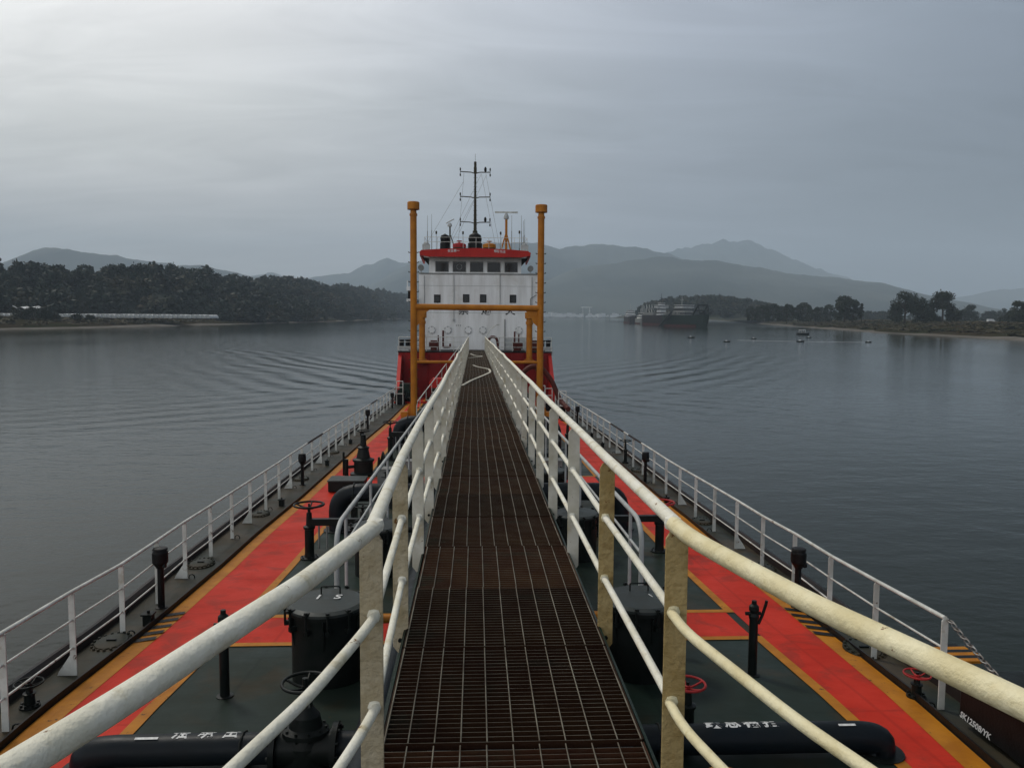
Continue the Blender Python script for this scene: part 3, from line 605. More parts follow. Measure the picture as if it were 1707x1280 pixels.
# freeing ports: dark openings low in a pale bulwark strip behind the far rails are part of the rail
# black locker at lower right
t = thing('black_locker', 'long black locker with white letters on its side at the right hull edge', 'locker', (5.15, 6.1, zd(6)))
m_ = MB(); m_.box(4.88, 3.2, zd(6)+0.02, 5.5, 7.25, -1.72); bo = m_.build('body', M['black'], t); bv = bo.modifiers.new('bevel', 'BEVEL'); bv.width = 0.02; bv.segments = 2
m_ = MB(); m_.box(4.85, 3.2, -1.72, 5.53, 7.28, -1.69); m_.build('top_plate', M['dark'], t)
o = text_mesh('SK12508/YK', 0.088, M['letter'], 'lettering', shear=0.3, ext=0.001, bold=0.002)
o.parent = t; o.matrix_local = Matrix.Translation((4.877-5.15, 7.0-6.1, -2.09-zd(6))) @ Matrix.Rotation(R_(-90), 4, 'Z') @ Matrix.Rotation(R_(90), 4, 'X')
t = thing('mooring_fairlead', 'mooring fairlead with yellow and black stripes on the right hull edge', 'fairlead', (5.42, 8.55, zd(8.5)))
m_ = MB(); m_.lathe([(0.16, -0.3), (0.16, 0.22), (0.26, 0.26)], (5.62, 8.50, zd(8.5)), 20); m_.build('drum', M['black'], t)
for k in range(6):
    m_ = MB(); y = 8.26+0.08*k; hw = math.sqrt(max(0.005, 0.27**2-(y+0.04-8.50)**2))
    m_.box(5.62-hw, y, zd(8.5)+0.26, 5.62+hw, y+0.08, zd(8.5)+0.29); m_.build('stripe', M['yellow'] if k % 2 == 0 else M['black'], t)
# orange hose lying low right
m_ = MB(); m_.tube(fillet([(1.55, 5.5, -2.1), (1.72, 5.55, -1.66), (1.9, 5.6, -1.60), (2.2, 5.5, -1.70), (2.5, 5.3, -2.05)], 0.2), 0.02, 8); m_.tube([(1.70, 5.6, -1.64), (1.80, 5.35, -1.95)], 0.02, 8)
single(m_, 'bent_hose', M['orange'], 'thin orange bent tube beside the nearest right pipe at the bottom edge', 'hose', (1.9, 5.5, -2.1))
# pipe guard frames beside the catwalk
def guard(label, x, y0, y1, z, sd, zl=None):
    t = thing('pipe_guard_rail', label, 'railing', (x, y0, zd(y0)), 'slim pale guard frames beside the catwalk')
    m_ = MB(); m_.tube(fillet([(x, y0, zd(y0)), (x, y0, z-0.15), (x, y0+0.28, z), (x, y1, z-0.5)], 0.18, 5), 0.034, 10); m_.build('top_rail', M['greyw'], t)
    m_ = MB(); m_.tube([(x+sd*0.0, y0+0.1, z-0.42), (x, y1, z-0.92)], 0.020, 8); m_.build('lower_rail', M['greyw'], t)
    y = y0+0.75
    while y < y1:
        m_ = MB(); m_.cyl((x, y, zd(y)), (x, y, z-0.5*(y-y0)/(y1-y0)), 0.024, n=8); m_.build('post', M['greyw'], t); y += 2.6
guard('slim pale grey guard rail left of the catwalk, bent down at its near end', -1.80, 10.0, 39, -0.88, -1)
guard('slim pale grey guard rail right of the catwalk, bent down at its near end', 2.24, 10.0, 36, -0.85, 1)
# sloping gangway rails towards the bridge
t = thing('gangway_ladder', 'slim white handrails sloping up from the deck to the catwalk near the left orange post', 'ladder', (-2.4, 40, zd(40)))
for dx in (0, 0.55):
    m_ = MB(); m_.tube(fillet([(-2.98+dx, 39.8, zd(40)), (-2.98+dx, 39.9, -2.2), (-0.95+dx*0.6, 54, 0.45)], 0.3, 4), 0.03, 8); m_.build('handrail', M['white'], t)
for k in range(9):
    f = (k+0.5)/9; m_ = MB(); m_.cyl((-2.98+2.0*f, 40+14*f, -2.75+2.65*f), (-2.43+1.8*f, 40+14*f, -2.75+2.65*f), 0.03, n=6); m_.cyl((-2.98+2.0*f, 40+14*f, -2.75+2.65*f), (-2.98+2.0*f, 40+14*f, -2.2+2.65*f), 0.02, n=6); m_.build('rung', M['white'], t)
# pump / stripping unit on left deck
t = thing('cargo_pump', 'tall black pump with a handwheel standing on the left red path', 'pump', (-3.5, 24.3, zd(24.3)))
m_ = MB(); m_.lathe([(0.42, 0), (0.42, 0.08), (0.30, 0.10), (0.30, 0.45), (0.34, 0.46), (0.34, 0.52), (0.22, 0.56), (0.16, 0.85), (0.19, 0.86), (0.19, 0.9), (0.10, 0.95), (0.08, 1.3)], n=18); m_.build('casing', M['dark'], t, rel=True)
handwheel(t, 0.2, 1.42, M['dark'])
m_ = MB(); m_.cyl((-0.5, -0.2, 0), (-0.5, -0.2, 0.55), 0.06); m_.cyl((-0.62, 0, 0), (-0.62, 0, 0.75), 0.035); m_.cyl((0.5, -0.1, 0), (0.5, -0.1, 0.6), 0.09, 0.03); m_.tube([(0.45, 0.1, 0), (0.62, 0, 0.7), (0.8, -0.1, 0.1)], 0.06); m_.cyl((-0.5, -0.2, 0.3), (0, 0, 0.3), 0.05); m_.build('side_valves', M['dark'], t, rel=True)
for k, (x, y, sx, sy, sz, mm, lb) in enumerate(((-3.6, 21.9, 1.0, 0.7, 0.32, 'dark', 'wide low black box on the left red path before the pump'), (-2.62, 22.6, 0.42, 0.4, 0.5, 'grey', 'grey box right of the pump, nearer one'), (-1.85, 23.3, 0.5, 0.4, 0.62, 'grey', 'taller grey box near the catwalk behind the thick pipe'), (2.4, 23.5, 0.6, 0.5, 0.6, 'grey', 'grey box right of the catwalk by the far red cross path'))):
    t = thing('deck_box', lb, 'box', (x, y, zd(y)), 'steel boxes standing on the deck')
    m_ = MB(); m_.box(-sx/2, -sy/2, 0.03, sx/2, sy/2, sz); bo = m_.build('body', M[mm], t, rel=True); bv = bo.modifiers.new('bevel', 'BEVEL'); bv.width = 0.015; bv.segments = 2
    m_ = MB(); m_.box(-sx/2-0.02, -sy/2-0.02, sz, sx/2+0.02, sy/2+0.02, sz+0.03); m_.build('lid', M['lid' if mm == 'dark' else 'grey'], t, rel=True)
    m_ = MB(); m_.tube([(-0.08, -sy/2-0.02, sz*0.6), (-0.08, -sy/2-0.06, sz*0.6), (0.08, -sy/2-0.06, sz*0.6), (0.08, -sy/2-0.02, sz*0.6)], 0.01, 6); m_.build('handle', M['dark'], t, rel=True)
# a reddish valve body left of the catwalk
t = thing('strainer_tank', 'dull red domed strainer close to the left side of the catwalk', 'strainer', (-0.95, 21.5, zd(21.5)))
m_ = MB(); m_.lathe([(0.3, 0), (0.3, 1.5), (0.26, 1.75), (0.15, 1.92), (0, 1.97)], n=20); m_.build('shell', M['redmetal'], t, rel=True)
m_ = MB(); m_.lathe([(0.36, 1.42), (0.36, 1.5)], n=20); m_.build('flange', M['dark'], t, rel=True)
# clutter between path and catwalk: small branch lines with valves
for k, (x, y) in enumerate(((-2.3, 15.8), (-2.25, 25.6), (2.7, 16.4), (2.8, 26.5), (-2.2, 33.5), (2.7, 34.5))):
    t = valve_stand('small black branch valve on the green deck %s' % ('left, before the thick arched pipe', 'left, between pump and far elbow pipe', 'right, before the thick arched pipe', 'right, past the far cross path', 'left, just past the far elbow pipe', 'right, past the far elbow pipe')[k], (x, y, zd(y)), 0.8, 0.17, group='small branch valves on the green deck')
    m_ = MB(); m_.cyl((0, 0, 0.3), ((-x)*0.75, 0, 0.3), 0.07, n=10); m_.build('branch_pipe', M['pipe'], t, rel=True)

# ------------------------------------------------------------------ orange posts and portal
t = thing('vent_mast_portal', 'tall orange portal of two capped vent posts joined by a cross beam', 'vent mast', (0.15, 40, zd(40)))
for x, sd, zt in ((-3.13, -1, 7.66), (3.42, 1, 7.60)):
    m_ = MB(); m_.lathe([(0.17, zd(40)), (0.17, zt-0.28)], (x, 40, 0), 20); po = m_.build('post', M['orange'], t)
    m_ = MB(); m_.lathe([(0.17, zt-0.30), (0.20, zt-0.30), (0.20, zt-0.20), (0.165, zt-0.18), (0.15, zt+0.02)], (x, 40, 0), 20); m_.build('collar', M['orange'], po)
    m_ = MB(); m_.lathe([(0.15, zt), (0.31, zt+0.01), (0.31, zt+0.36), (0.29, zt+0.39), (0.0, zt+0.40)], (x, 40, 0), 24); m_.build('cap', M['orange'], po)
    for k in range(17):
        z = zd(40)+0.7+k*0.5; m_ = MB(); m_.cyl((x-0.25, 40, z), (x+0.25, 40, z), 0.022, n=6); m_.cyl((x-0.25, 40, z), (x-0.25, 40, z+0.05), 0.022, n=6); m_.cyl((x+0.25, 40, z), (x+0.25, 40, z+0.05), 0.022, n=6); m_.build('rung', M['mast'], po)
    g = -sd*-1
    xi = x - sd*0.15
    m_ = MB(); m_.prism([(xi, 2.62), (xi-sd*0.72, 2.62), (xi-sd*0.42, 2.42), (xi-sd*0.22, 1.95), (xi, 1.75)], 'y', 39.98, 40.02); m_.build('gusset', M['orange'], po)
    m_ = MB(); m_.prism([(x+sd*0.1, zd(40)), (x+sd*0.55, zd(40)), (x+sd*0.5, zd(40)+0.25), (x+sd*0.12, zd(40)+1.1)], 'y', 39.95, 40.05); m_.lathe([(0.42, zd(40)), (0.42, zd(40)+0.05)], (x, 40, 0), 20); m_.cbox(x+sd*0.45, 39.5, zd(40)+0.3, 0.35, 0.4, 0.55); m_.build('foot_bracket', M['orange'], po)
m_ = MB(); m_.cyl((-3.05, 40, 2.74), (3.34, 40, 2.70), 0.155, n=20); m_.build('cross_beam', M['orange'], t)
m_ = MB(); m_.cyl((-3.05, 40, -0.10), (3.34, 40, -0.10), 0.075, n=14); m_.build('lower_cross_bar', M['orange'], t)
for x, nm in ((-3.65, 'left'), (3.85, 'right')):
    t = thing('short_vent_post', 'short thick orange vent post behind the %s tall orange post' % nm, 'vent post', (x, 54, -0.6), 'short orange vent posts on the red bulkhead')
    m_ = MB(); m_.lathe([(0.34, -0.62), (0.34, -0.55), (0.21, -0.53), (0.21, 1.95)], (x, 54, 0), 18); m_.build('pipe', M['orange'], t)
    m_ = MB(); m_.lathe([(0.21, 1.9), (0.26, 1.9), (0.26, 2.1), (0.22, 2.12), (0.22, 2.3), (0.32, 2.32), (0.32, 2.75), (0.0, 2.78)], (x, 54, 0), 18); m_.build('cap', M['orange'], t)
    m_ = MB(); m_.box(x-0.4, 53.75, -0.80, x+0.4, 54.9, -0.64); m_.build('shelf', M['hullred'], t)
# ------------------------------------------------------------------ poop front (red)
t = thing('red_bulkhead', 'red steel bulkhead below the bridge, shade painted into its colour, with sloping side wings', 'bulkhead', (0.15, 54.8, zd(54)))
m_ = MB(); m_.box(-5.38, 54.8, zd(54)-0.3, 5.50, 55.0, -0.12); m_.build('plate', M['bulkred_shaded'], t)
for k in range(13):
    x = -5.0+k*0.85
    if abs(x-0.17) < 0.6: continue
    m_ = MB(); m_.box(x, 54.72, zd(54), x+0.05, 54.80, -0.2); m_.build('stiffener', M['bulkred_shaded'], t)
for sd in (-1, 1):
    V = []
    for ins in (0.0, 0.24):
        for y, z in ((50.4, zd(50)-0.3), (50.4, zd(50)+1.05), (51.0, zd(50)+1.35), (54.8, -0.30), (54.8, zd(54)-0.3)):
            xo = ip(y, [50, 55], [-5.10, -5.40] if sd < 0 else [5.30, 5.52]); V.append((xo-sd*ins, y, z))
    m_ = MB(); m_.add(V, [(0, 1, 2, 3, 4), (9, 8, 7, 6, 5)]+[(i, i+5, (i+1) % 5+5, (i+1) % 5) for i in range(5)]); m_.build('side_wing', M['hullred'], t)
m_ = MB(); m_.box(-5.42, 54.75, -0.1, 5.54, 84, -0.02); m_.build('poop_deck', M['black'], t)
m_ = MB(); m_.prism([(-5.2, 50), (-1.4, 50), (-1.4, 50.2), (-5.2, 50.2)], 'z', zd(50), zd(50)+0.12); m_.build('sill', M['hullred'], t)
# poop rails
for xa, xb, nm in ((-5.35, -0.5, 'left'), (0.85, 5.5, 'right')):
    t = thing('poop_railing', 'thin white rail on the poop edge %s of the catwalk end' % nm, 'railing', (xa, 54.9, -0.02), 'white rails on the poop edge')
    n = 6
    for k in range(n): x = xa+(xb-xa)*k/(n-1); m_ = MB(); m_.cyl((x, 54.9, -0.02), (x, 54.9, 0.98), 0.03, n=6); m_.build('stanchion', M['white'], t)
    for z in (0.98, 0.62, 0.28): m_ = MB(); m_.cyl((xa, 54.9, z), (xb, 54.9, z), 0.028 if z > 0.9 else 0.02, n=6); m_.build('rail', M['white'], t)
# mooring gear on the poop corners
for x, nm in ((-4.98, 'left'), (5.1, 'right')):
    t = thing('mooring_bollard', 'grey double bollard with a black top on the %s poop corner' % nm, 'bollard', (x, 55.4, 0), 'bollards on the poop corners')
    for dx in (-0.22, 0.22): m_ = MB(); m_.lathe([(0.16, -0.02), (0.16, 0.7), (0.20, 0.72), (0.20, 0.78), (0, 0.8)], (x+dx, 55.4, 0), 14); m_.build('bitt', M['black'], t)
    m_ = MB(); m_.box(x-0.5, 55.05, -0.28, x+0.5, 55.15, 0.32); m_.build('base', M['greyw'], t)
for k, (x, w_, h) in enumerate(((-4.55, 0.5, 0.8), (-2.95, 0.45, 0.72), (3.15, 0.5, 0.6), (4.35, 0.45, 0.75))):
    t = thing('winch_unit', 'small dark red winch behind the poop rail, %s from the left' % ('first', 'second', 'third', 'fourth')[k], 'winch', (x, 56.2, 0), 'dark red winches behind the poop rail')
    m_ = MB(); m_.box(x-w_/2, 56.0, 0, x+w_/2, 56.5, h); m_.build('housing', M['hose'], t)
    m_ = MB(); m_.cyl((x-w_/2-0.12, 56.2, h*0.6), (x+w_/2+0.12, 56.2, h*0.6), 0.22, n=14); m_.build('drum', M['hose'], t)
m_ = MB(); m_.tube(fillet([(-2.25, 55.6, 1.45), (-2.25, 55.6, 0.25), (-1.75, 55.6, 0.25), (-1.75, 55.6, 0.5)], 0.1), 0.07, 8); m_.cyl((-2.6, 55.6, -0.02), (-2.6, 55.6, 1.1), 0.05)
single(m_, 'bent_pipe', M['hose'], 'dark red L shaped pipe behind the left poop rail', 'pipe', (-2.25, 55.6, 0))
m_ = MB(); m_.tube(fillet([(1.05, 55.6, 0), (1.05, 55.6, 1.0), (1.6, 55.6, 1.0), (1.75, 55.6, 0.1)], 0.3), 0.1, 10)
single(m_, 'vent_goose_neck', M['hose'], 'dark red goose neck vent right of the catwalk end', 'vent', (1.05, 55.6, 0))
m_ = MB(); m_.cyl((2.9, 55.6, 0), (2.9, 55.6, 1.4), 0.06); m_.cyl((3.2, 55.6, 0), (3.2, 55.6, 1.2), 0.05); m_.cyl((2.9, 55.6, 0.5), (3.2, 55.6, 0.5), 0.04)
single(m_, 'twin_pipe', M['hose'], 'pair of thin dark red pipes behind the right poop rail', 'pipe', (2.9, 55.6, 0))
t = thing('lamp_arm', 'slim white curved lamp arm rising from the far end of the right catwalk rail', 'lamp', (0.72, 52, 1.0))
m_ = MB(); m_.tube(bez((0.72, 52, 0.7), (0.85, 52, 1.55), (1.5, 52, 1.85), 8), 0.028, 8); m_.build('arm', M['white'], t)
m_ = MB(); m_.cbox(1.58, 52, 1.86, 0.22, 0.14, 0.09); m_.build('lamp_head', M['white'], t)
# big hose at right, near the orange post
m_ = MB(); m_.tube(fillet([(2.55, 42.6, -2.4), (2.55, 42.6, -0.95), (3.1, 42.6, -0.42), (3.7, 42.6, -0.48), (4.3, 42.6, -1.2), (4.75, 42.4, -2.3), (5.0, 40.5, -2.6)], 0.35, 6), 0.135, 12)
single(m_, 'cargo_hose', M['hose'], 'thick dark red hose arching beside the right orange post', 'hose', (3.8, 42.6, zd(42)))
for k, (x, y) in enumerate(((4.2, 43.2), (4.75, 41.2), (-4.75, 49.2), (4.0, 45.5))):
    t = thing('white_rack', 'small white tubular rack %s' % ('right of the orange post', 'at the right rail by the big hose', 'in front of the left red wing', 'deeper behind the big hose at right')[k], 'rack', (x, y, zd(y)), 'small white racks near the bulkhead')
    m_ = MB()
    for dx in (-0.2, 0.2): m_.cyl((x+dx, y, zd(y)), (x+dx, y, zd(y)+1.5), 0.03, n=6)
    for z in (0.7, 1.1, 1.5): m_.cyl((x-0.2, y, zd(y)+z), (x+0.2, y, zd(y)+z), 0.03, n=6)
    m_.build('frame', M['white'], t)
    m_ = MB(); m_.box(x-0.3, y+0.1, zd(y), x+0.3, y+0.5, zd(y)+0.65); m_.build('crate', M['black'], t)
for k, (x, y, sx, sy, sz, mm) in enumerate(((-4.55, 50.9, 0.9, 1.4, 1.25, 'machine'), (-2.0, 47.5, 1.3, 2.5, 1.25, 'machine'), (-2.0, 44.0, 1.1, 1.6, 0.95, 'machine'), (2.6, 48.0, 1.5, 2.0, 1.3, 'machine'))):
    t = thing('deck_machine', 'dark green machine block with pipes %s' % ('in the corner by the left red wing', 'left of the catwalk below the red bulkhead', 'left of the catwalk, nearer and lower one', 'right of the catwalk below the red bulkhead')[k], 'machine', (x, y, zd(y)), 'dark green machines before the bulkhead')
    m_ = MB(); m_.box(-sx/2, -sy/2, 0.0, sx/2, sy/2, sz*0.7); m_.box(-sx/2+0.12, -sy/2+0.1, sz*0.7, sx/2-0.12, sy/2-0.3, sz); bo = m_.build('housing', M[mm], t, rel=True)
    m_ = MB(); m_.cyl((-sx/2-0.15, -sy/2-0.1, 0.35), (sx/2+0.15, -sy/2-0.1, 0.35), 0.16, n=14); m_.cyl((0, -sy/2-0.15, 0), (0, -sy/2-0.15, 0.9), 0.06, n=8); m_.cyl((0.3, -sy/2-0.15, 0), (0.3, -sy/2-0.15, 0.7), 0.05, n=8); m_.build('pipes', M['dark'], t, rel=True)
    if k == 1: m_ = MB(); m_.box(-0.75, -0.5, sz, 0.3, 0.7, sz+0.35); m_.prism([(-0.75, sz+0.35), (0.3, sz+0.35), (0.1, sz+0.55), (-0.55, sz+0.55)], 'y', -0.5, 0.7); m_.build('red_cover', M['hullred'], t, rel=True)
# ------------------------------------------------------------------ bridge house
bh = thing('bridge_house', 'white ship superstructure with a red roofed wheelhouse at the end of the catwalk', 'bridge', (0.2, 58, 0))
def hole_wall(x0, x1, z0, z1, holes, y, th, name, m, parent):
    xs = sorted(set([x0, x1]+[h[0] for h in holes]+[h[1] for h in holes])); zs = sorted(set([z0, z1]+[h[2] for h in holes]+[h[3] for h in holes]))
    m_ = MB()
    for a, b in zip(xs[:-1], xs[1:]):
        for c, e in zip(zs[:-1], zs[1:]):
            if any(h[0] <= a+1e-6 and b <= h[1]+1e-6 and h[2] <= c+1e-6 and e <= h[3]+1e-6 for h in holes): continue
            m_.add([(a, y, c), (b, y, c), (b, y, e), (a, y, e)], [(0, 1, 2, 3)])
    for a, b, c, e in holes:
        m_.add([(a, y, c), (b, y, c), (b, y, e), (a, y, e), (a, y+th, c), (b, y+th, c), (b, y+th, e), (a, y+th, e)], [(0, 1, 5, 4), (1, 2, 6, 5), (2, 3, 7, 6), (3, 0, 4, 7)])
    return m_.build(name, m, parent)
sw = [(-2.78, 3.8), (-0.63, 3.84), (0.64, 3.84), (2.88, 3.83)]
holes = [(x-0.2, x+0.2, z-0.26, z+0.26) for x, z in sw]
HL, HR = -4.15, 4.75
wl = hole_wall(HL, HR, 0, 5.68, holes, 58, 0.12, 'front_wall', M['housewhite'], bh)
m_ = MB(); m_.add([(HL, 58, 0), (HR, 58, 0), (HR, 58, 5.68), (HL, 58, 5.68), (HL, 72, 0), (HR, 72, 0), (HR, 72, 5.68), (HL, 72, 5.68)], [(1, 5, 6, 2), (5, 4, 7, 6), (4, 0, 3, 7), (3, 2, 6, 7)]); m_.build('side_walls', M['housewhite'], bh)
for x, z in sw:
    m_ = MB(); m_.box(x-0.19, 58.06, z-0.25, x+0.19, 58.09, z+0.25); wn = m_.build('window', M['glass'], bh)
    m_ = MB()
    for a in ((x-0.24, z-0.30, x+0.24, z-0.25), (x-0.24, z+0.25, x+0.24, z+0.30), (x-0.24, z-0.25, x-0.19, z+0.25), (x+0.19, z-0.25, x+0.24, z+0.25)): m_.box(a[0], 57.96, a[1], a[2], 57.998, a[3])
    m_.build('window_frame', M['black'], wn)
for x in (-3.2, -2.0, -0.47, 0.62, 3.33):
    m_ = MB(); m_.tube([(x, 57.93, 1.47), (x, 58, 1.47)], 0.25, 20); po = m_.build('porthole_cover', M['housewhite'], bh)
    m_ = MB()
    for k in range(6): a = k*math.pi/3+0.5; m_.cbox(x+0.24*math.cos(a), 57.95, 1.47+0.24*math.sin(a), 0.1, 0.06, 0.1)
    m_.torus((x, 57.96, 1.47), 0.25, 0.03, 20, 6, Matrix.Rotation(R_(90), 4, 'X')); m_.build('dog_bolts', M['greyw'], po)
m_ = MB(); m_.box(2.25, 57.90, 0.02, 2.30, 57.998, 2.3); m_.box(-4.13, 57.93, 5.63, 4.73, 57.998, 5.70); m_.build('wall_trim', M['grey'], bh)
for x, za, zb in ((-3.75, 1.0, 5.5), (-1.55, 2.2, 5.6), (1.9, 3.2, 5.6), (4.3, 0.2, 5.5)):
    m_ = MB(); m_.cyl((x, 57.95, za), (x, 57.95, zb), 0.03, n=6); m_.cbox(x, 57.95, za, 0.16, 0.08, 0.2); m_.build('cable_conduit', M['greyw'], bh)
for z in (2.75, 4.75):
    m_ = MB(); m_.box(HL, 57.985, z, HR, 57.998, z+0.03); m_.build('plate_seam', M['greyw'], bh)
m_ = MB(); m_.box(2.3, 57.97, 0.05, 4.4, 57.997, 0.9); m_.build('lower_panel', M['greyw'], bh)
for s, x in zip('严禁烟火', (-2.55, -0.82, 0.88, 2.68)):
    o = text_mesh(s, 0.78, M['letterb'], 'lettering', ext=0.004, bold=0.012); o.parent = bh; o.matrix_local = Matrix.Translation((x-0.2, 57.99-58, 2.93)) @ Matrix.Rotation(R_(90), 4, 'X')
for x, z in ((-1.35, 1.82), (-1.2, 1.82), (-1.05, 1.82)):
    m_ = MB(); m_.cbox(x, 57.99, z, 0.07, 0.012, 0.05); m_.build('small_mark', M['black'], bh)
# wheelhouse
WLX, WRX, WY = -3.42, 3.52, 58.5
wins = [(-2.92+1.30*k + (0.0), -1.98+1.30*k, 5.86, 6.56) for k in range(5)]
m_ = MB(); wh = hole_wall(WLX, WRX, 5.68, 6.95, wins, WY, 0.12, 'wheelhouse_wall', M['housewhite'], bh)
m_ = MB(); m_.add([(WLX, WY, 5.68), (WRX, WY, 5.68), (WRX, WY, 6.95), (WLX, WY, 6.95), (WLX, 64, 5.68), (WRX, 64, 5.68), (WRX, 64, 6.95), (WLX, 64, 6.95)], [(1, 5, 6, 2), (5, 4, 7, 6), (4, 0, 3, 7)]); m_.build('wheelhouse_sides', M['housewhite'], wh)
for i, (a, b, c, e) in enumerate(wins):
    m_ = MB(); m_.box(a+0.01, WY+0.05, c+0.01, b-0.01, WY+0.08, e-0.01); wn = m_.build('window', M['glass'], wh)
    m_ = MB()
    for q in ((a-0.03, c-0.04, b+0.03, c), (a-0.03, e, b+0.03, e+0.04), (a-0.03, c, a, e), (b, c, b+0.03, e)): m_.box(q[0], WY-0.03, q[1], q[2], WY-0.002, q[3])
    m_.build('window_frame', M['grey'], wn)
    if i == 1: m_ = MB(); m_.torus(((a+b)/2, WY+0.03, (c+e)/2), 0.2, 0.014, 20, 5, Matrix.Rotation(R_(90), 4, 'X')); m_.build('clear_view_screen', M['greyw'], wn)
# roof with red fascia: cambered top, raked corners
top = [(-4.08, 7.16), (-3.9, 7.32), (-2.5, 7.42), (0.05, 7.50), (2.6, 7.42), (3.95, 7.32), (4.16, 7.14), (4.08, 6.98), (3.5, 6.86), (-3.4, 6.84), (-3.98, 6.96)]
m_ = MB(); m_.prism(top, 'y', 57.3, 57.5); rf = m_.build('roof_fascia', M['hullred'], wh)
m_ = MB(); m_.prism([(-3.85, 57.5), (3.95, 57.5), (3.95, 65), (-3.85, 65)], 'z', 7.0, 7.25); m_.build('roof_slab', M['greyw'], rf)
for sd, x in ((-1, -3.98), (1, 4.08)):
    m_ = MB(); m_.prism([(57.5, 7.25), (57.5, 6.92), (61.5, 6.65), (61.5, 7.25)], 'x', x-0.06, x+0.06); m_.build('roof_side', M['hullred'], rf)
    m_ = MB(); m_.prism([(x, 6.9), (x-sd*0.60, 6.86), (x-sd*0.60, 6.25)], 'y', 58.55, 58.65); m_.build('eave_bracket', M['dark'], rf)
for s, x, z, rr in (('安全第一', -1.55, 7.27, 0.03), ('预防为主', 1.85, 7.25, -0.05)):
    o = text_mesh(s, 0.22, M['letter'], 'lettering', ext=0.003, bold=0.004); o.parent = rf; o.matrix_local = Matrix.Translation((x-0.2, 57.29-58, z)) @ Matrix.Rotation(-rr, 4, 'Y') @ Matrix.Rotation(R_(90), 4, 'X')
# roof equipment
t = thing('roof_railing', 'thin white rail round the top of the wheelhouse', 'railing', (0, 57.6, 7.5))
for k in range(9): x = -3.7+7.6*k/8; m_ = MB(); m_.cyl((x, 57.8, 7.2), (x, 57.8, 8.32), 0.018, n=6); m_.build('stanchion', M['white'], t)
for z in (8.32, 7.98): m_ = MB(); m_.cyl((-3.7, 57.8, z), (3.9, 57.8, z), 0.018, n=6); m_.build('rail', M['white'], t)
for x in (-3.7, 3.9): m_ = MB(); m_.cyl((x, 57.8, 8.3), (x, 63, 8.3), 0.018, n=6); m_.build('rail', M['white'], t)
t = thing('signal_mast', 'tall dark lattice signal mast with three yards on the wheelhouse roof', 'mast', (0.03, 61, 7.25))
m_ = MB(); m_.lathe([(0.13, 7.25), (0.12, 9.8), (0.09, 12), (0.075, 13.6), (0.12, 13.62), (0.12, 14.1), (0.09, 14.15), (0.1, 14.2), (0.1, 14.5), (0, 14.52)], (0.03, 61, 0), 12); m_.cyl((0.03, 61, 14.5), (0.03, 61, 15.1), 0.012); m_.build('pole', M['mast'], t)
for z in (13.70, 11.80, 9.86):
    m_ = MB(); m_.tube([(-1.13, 61, z+0.04), (-0.3, 61, z), (0.03, 61, z-0.1), (0.36, 61, z), (1.19, 61, z+0.02)], 0.04, 6); ya = m_.build('yard', M['mast'], t)
    for x in (-1.13, 1.19):
        m_ = MB(); m_.cyl((x, 61, z-0.3), (x, 61, z+0.36), 0.022, n=6); m_.lathe([(0.05, z+0.12), (0.055, z+0.3), (0.02, z+0.34)], (x, 61, 0), 8); m_.lathe([(0.05, z-0.3), (0.055, z-0.13)], (x, 61, 0), 8); m_.build('signal_lamp', M['black'], ya)
    if z != 11.80: m_ = MB(); m_.lathe([(0.05, z+0.05), (0.10, z+0.12), (0.10, z+0.3), (0.04, z+0.42)], (0.82, 61, 0), 10); m_.build('lantern', M['black'], ya)
for k in range(14):
    z = 8.6+0.36*k; m_ = MB(); m_.cyl((-0.12, 60.95, z), (0.2, 60.95, z), 0.012, n=5)
    if z < 13.4: m_.build('step', M['mast'], t)
for a, b in (((-0.85, 61, 13.65), (-0.9, 61.5, 12.95)), ((-0.9, 61, 12.95), (-3.6, 60, 8.2)), ((-0.9, 61, 12.95), (-1.35, 60.5, 7.4)), ((0.5, 61, 13.6), (-2.0, 60, 8.2)), ((0.85, 61, 13.6), (2.0, 60.5, 7.6)), ((0.5, 61, 13.6), (1.7, 60.5, 7.6)), ((0.9, 61, 13.5), (-1.2, 60.5, 9.0)), ((0.03, 61, 11.8), (-1.9, 60, 8.0))):
    m_ = MB(); m_.cyl(a, b, 0.009, n=4); m_.build('stay_wire', M['grey'], t)
m_ = MB(); m_.cyl((0.15, 61, 9.2), (0.45, 60.6, 7.3), 0.05); m_.cyl((-0.1, 61, 9.2), (-0.35, 60.6, 7.3), 0.05); m_.build('strut', M['mast'], t)
t = thing('radar_mast', 'orange tripod radar stand with a white rotating bar on the wheelhouse roof', 'radar', (2.47, 61, 7.25))
for dx, dy in ((-0.55, -0.4), (0.45, -0.4), (0, 0.5)): m_ = MB(); m_.cyl((2.47+dx, 61+dy, 7.25), (2.47, 61, 9.1), 0.06, n=8); m_.build('leg', M['orange'], t)
m_ = MB(); m_.cyl((2.47, 61, 7.25), (2.47, 61, 10.2), 0.1, n=10); m_.build('post', M['orange'], t)
m_ = MB(); m_.lathe([(0.1, 10.1), (0.2, 10.15), (0.2, 10.3), (0.14, 10.5), (0.06, 10.6)], (2.47, 61, 0), 14); m_.build('turning_gear', M['greyw'], t)
m_ = MB(); m_.box(1.57, 60.93, 10.6, 3.37, 61.07, 10.72); sc2 = m_.build('scanner_bar', M['white'], t)
t = thing('camera_post', 'short dark post with a tilted small radar at the left of the roof', 'post', (-1.9, 60, 7.25))
m_ = MB(); m_.cyl((-1.9, 60, 7.25), (-1.9, 60, 9.5), 0.06, n=8); m_.cyl((-1.85, 60, 8.7), (-1.4, 60, 7.3), 0.04); m_.build('post', M['mast'], t)
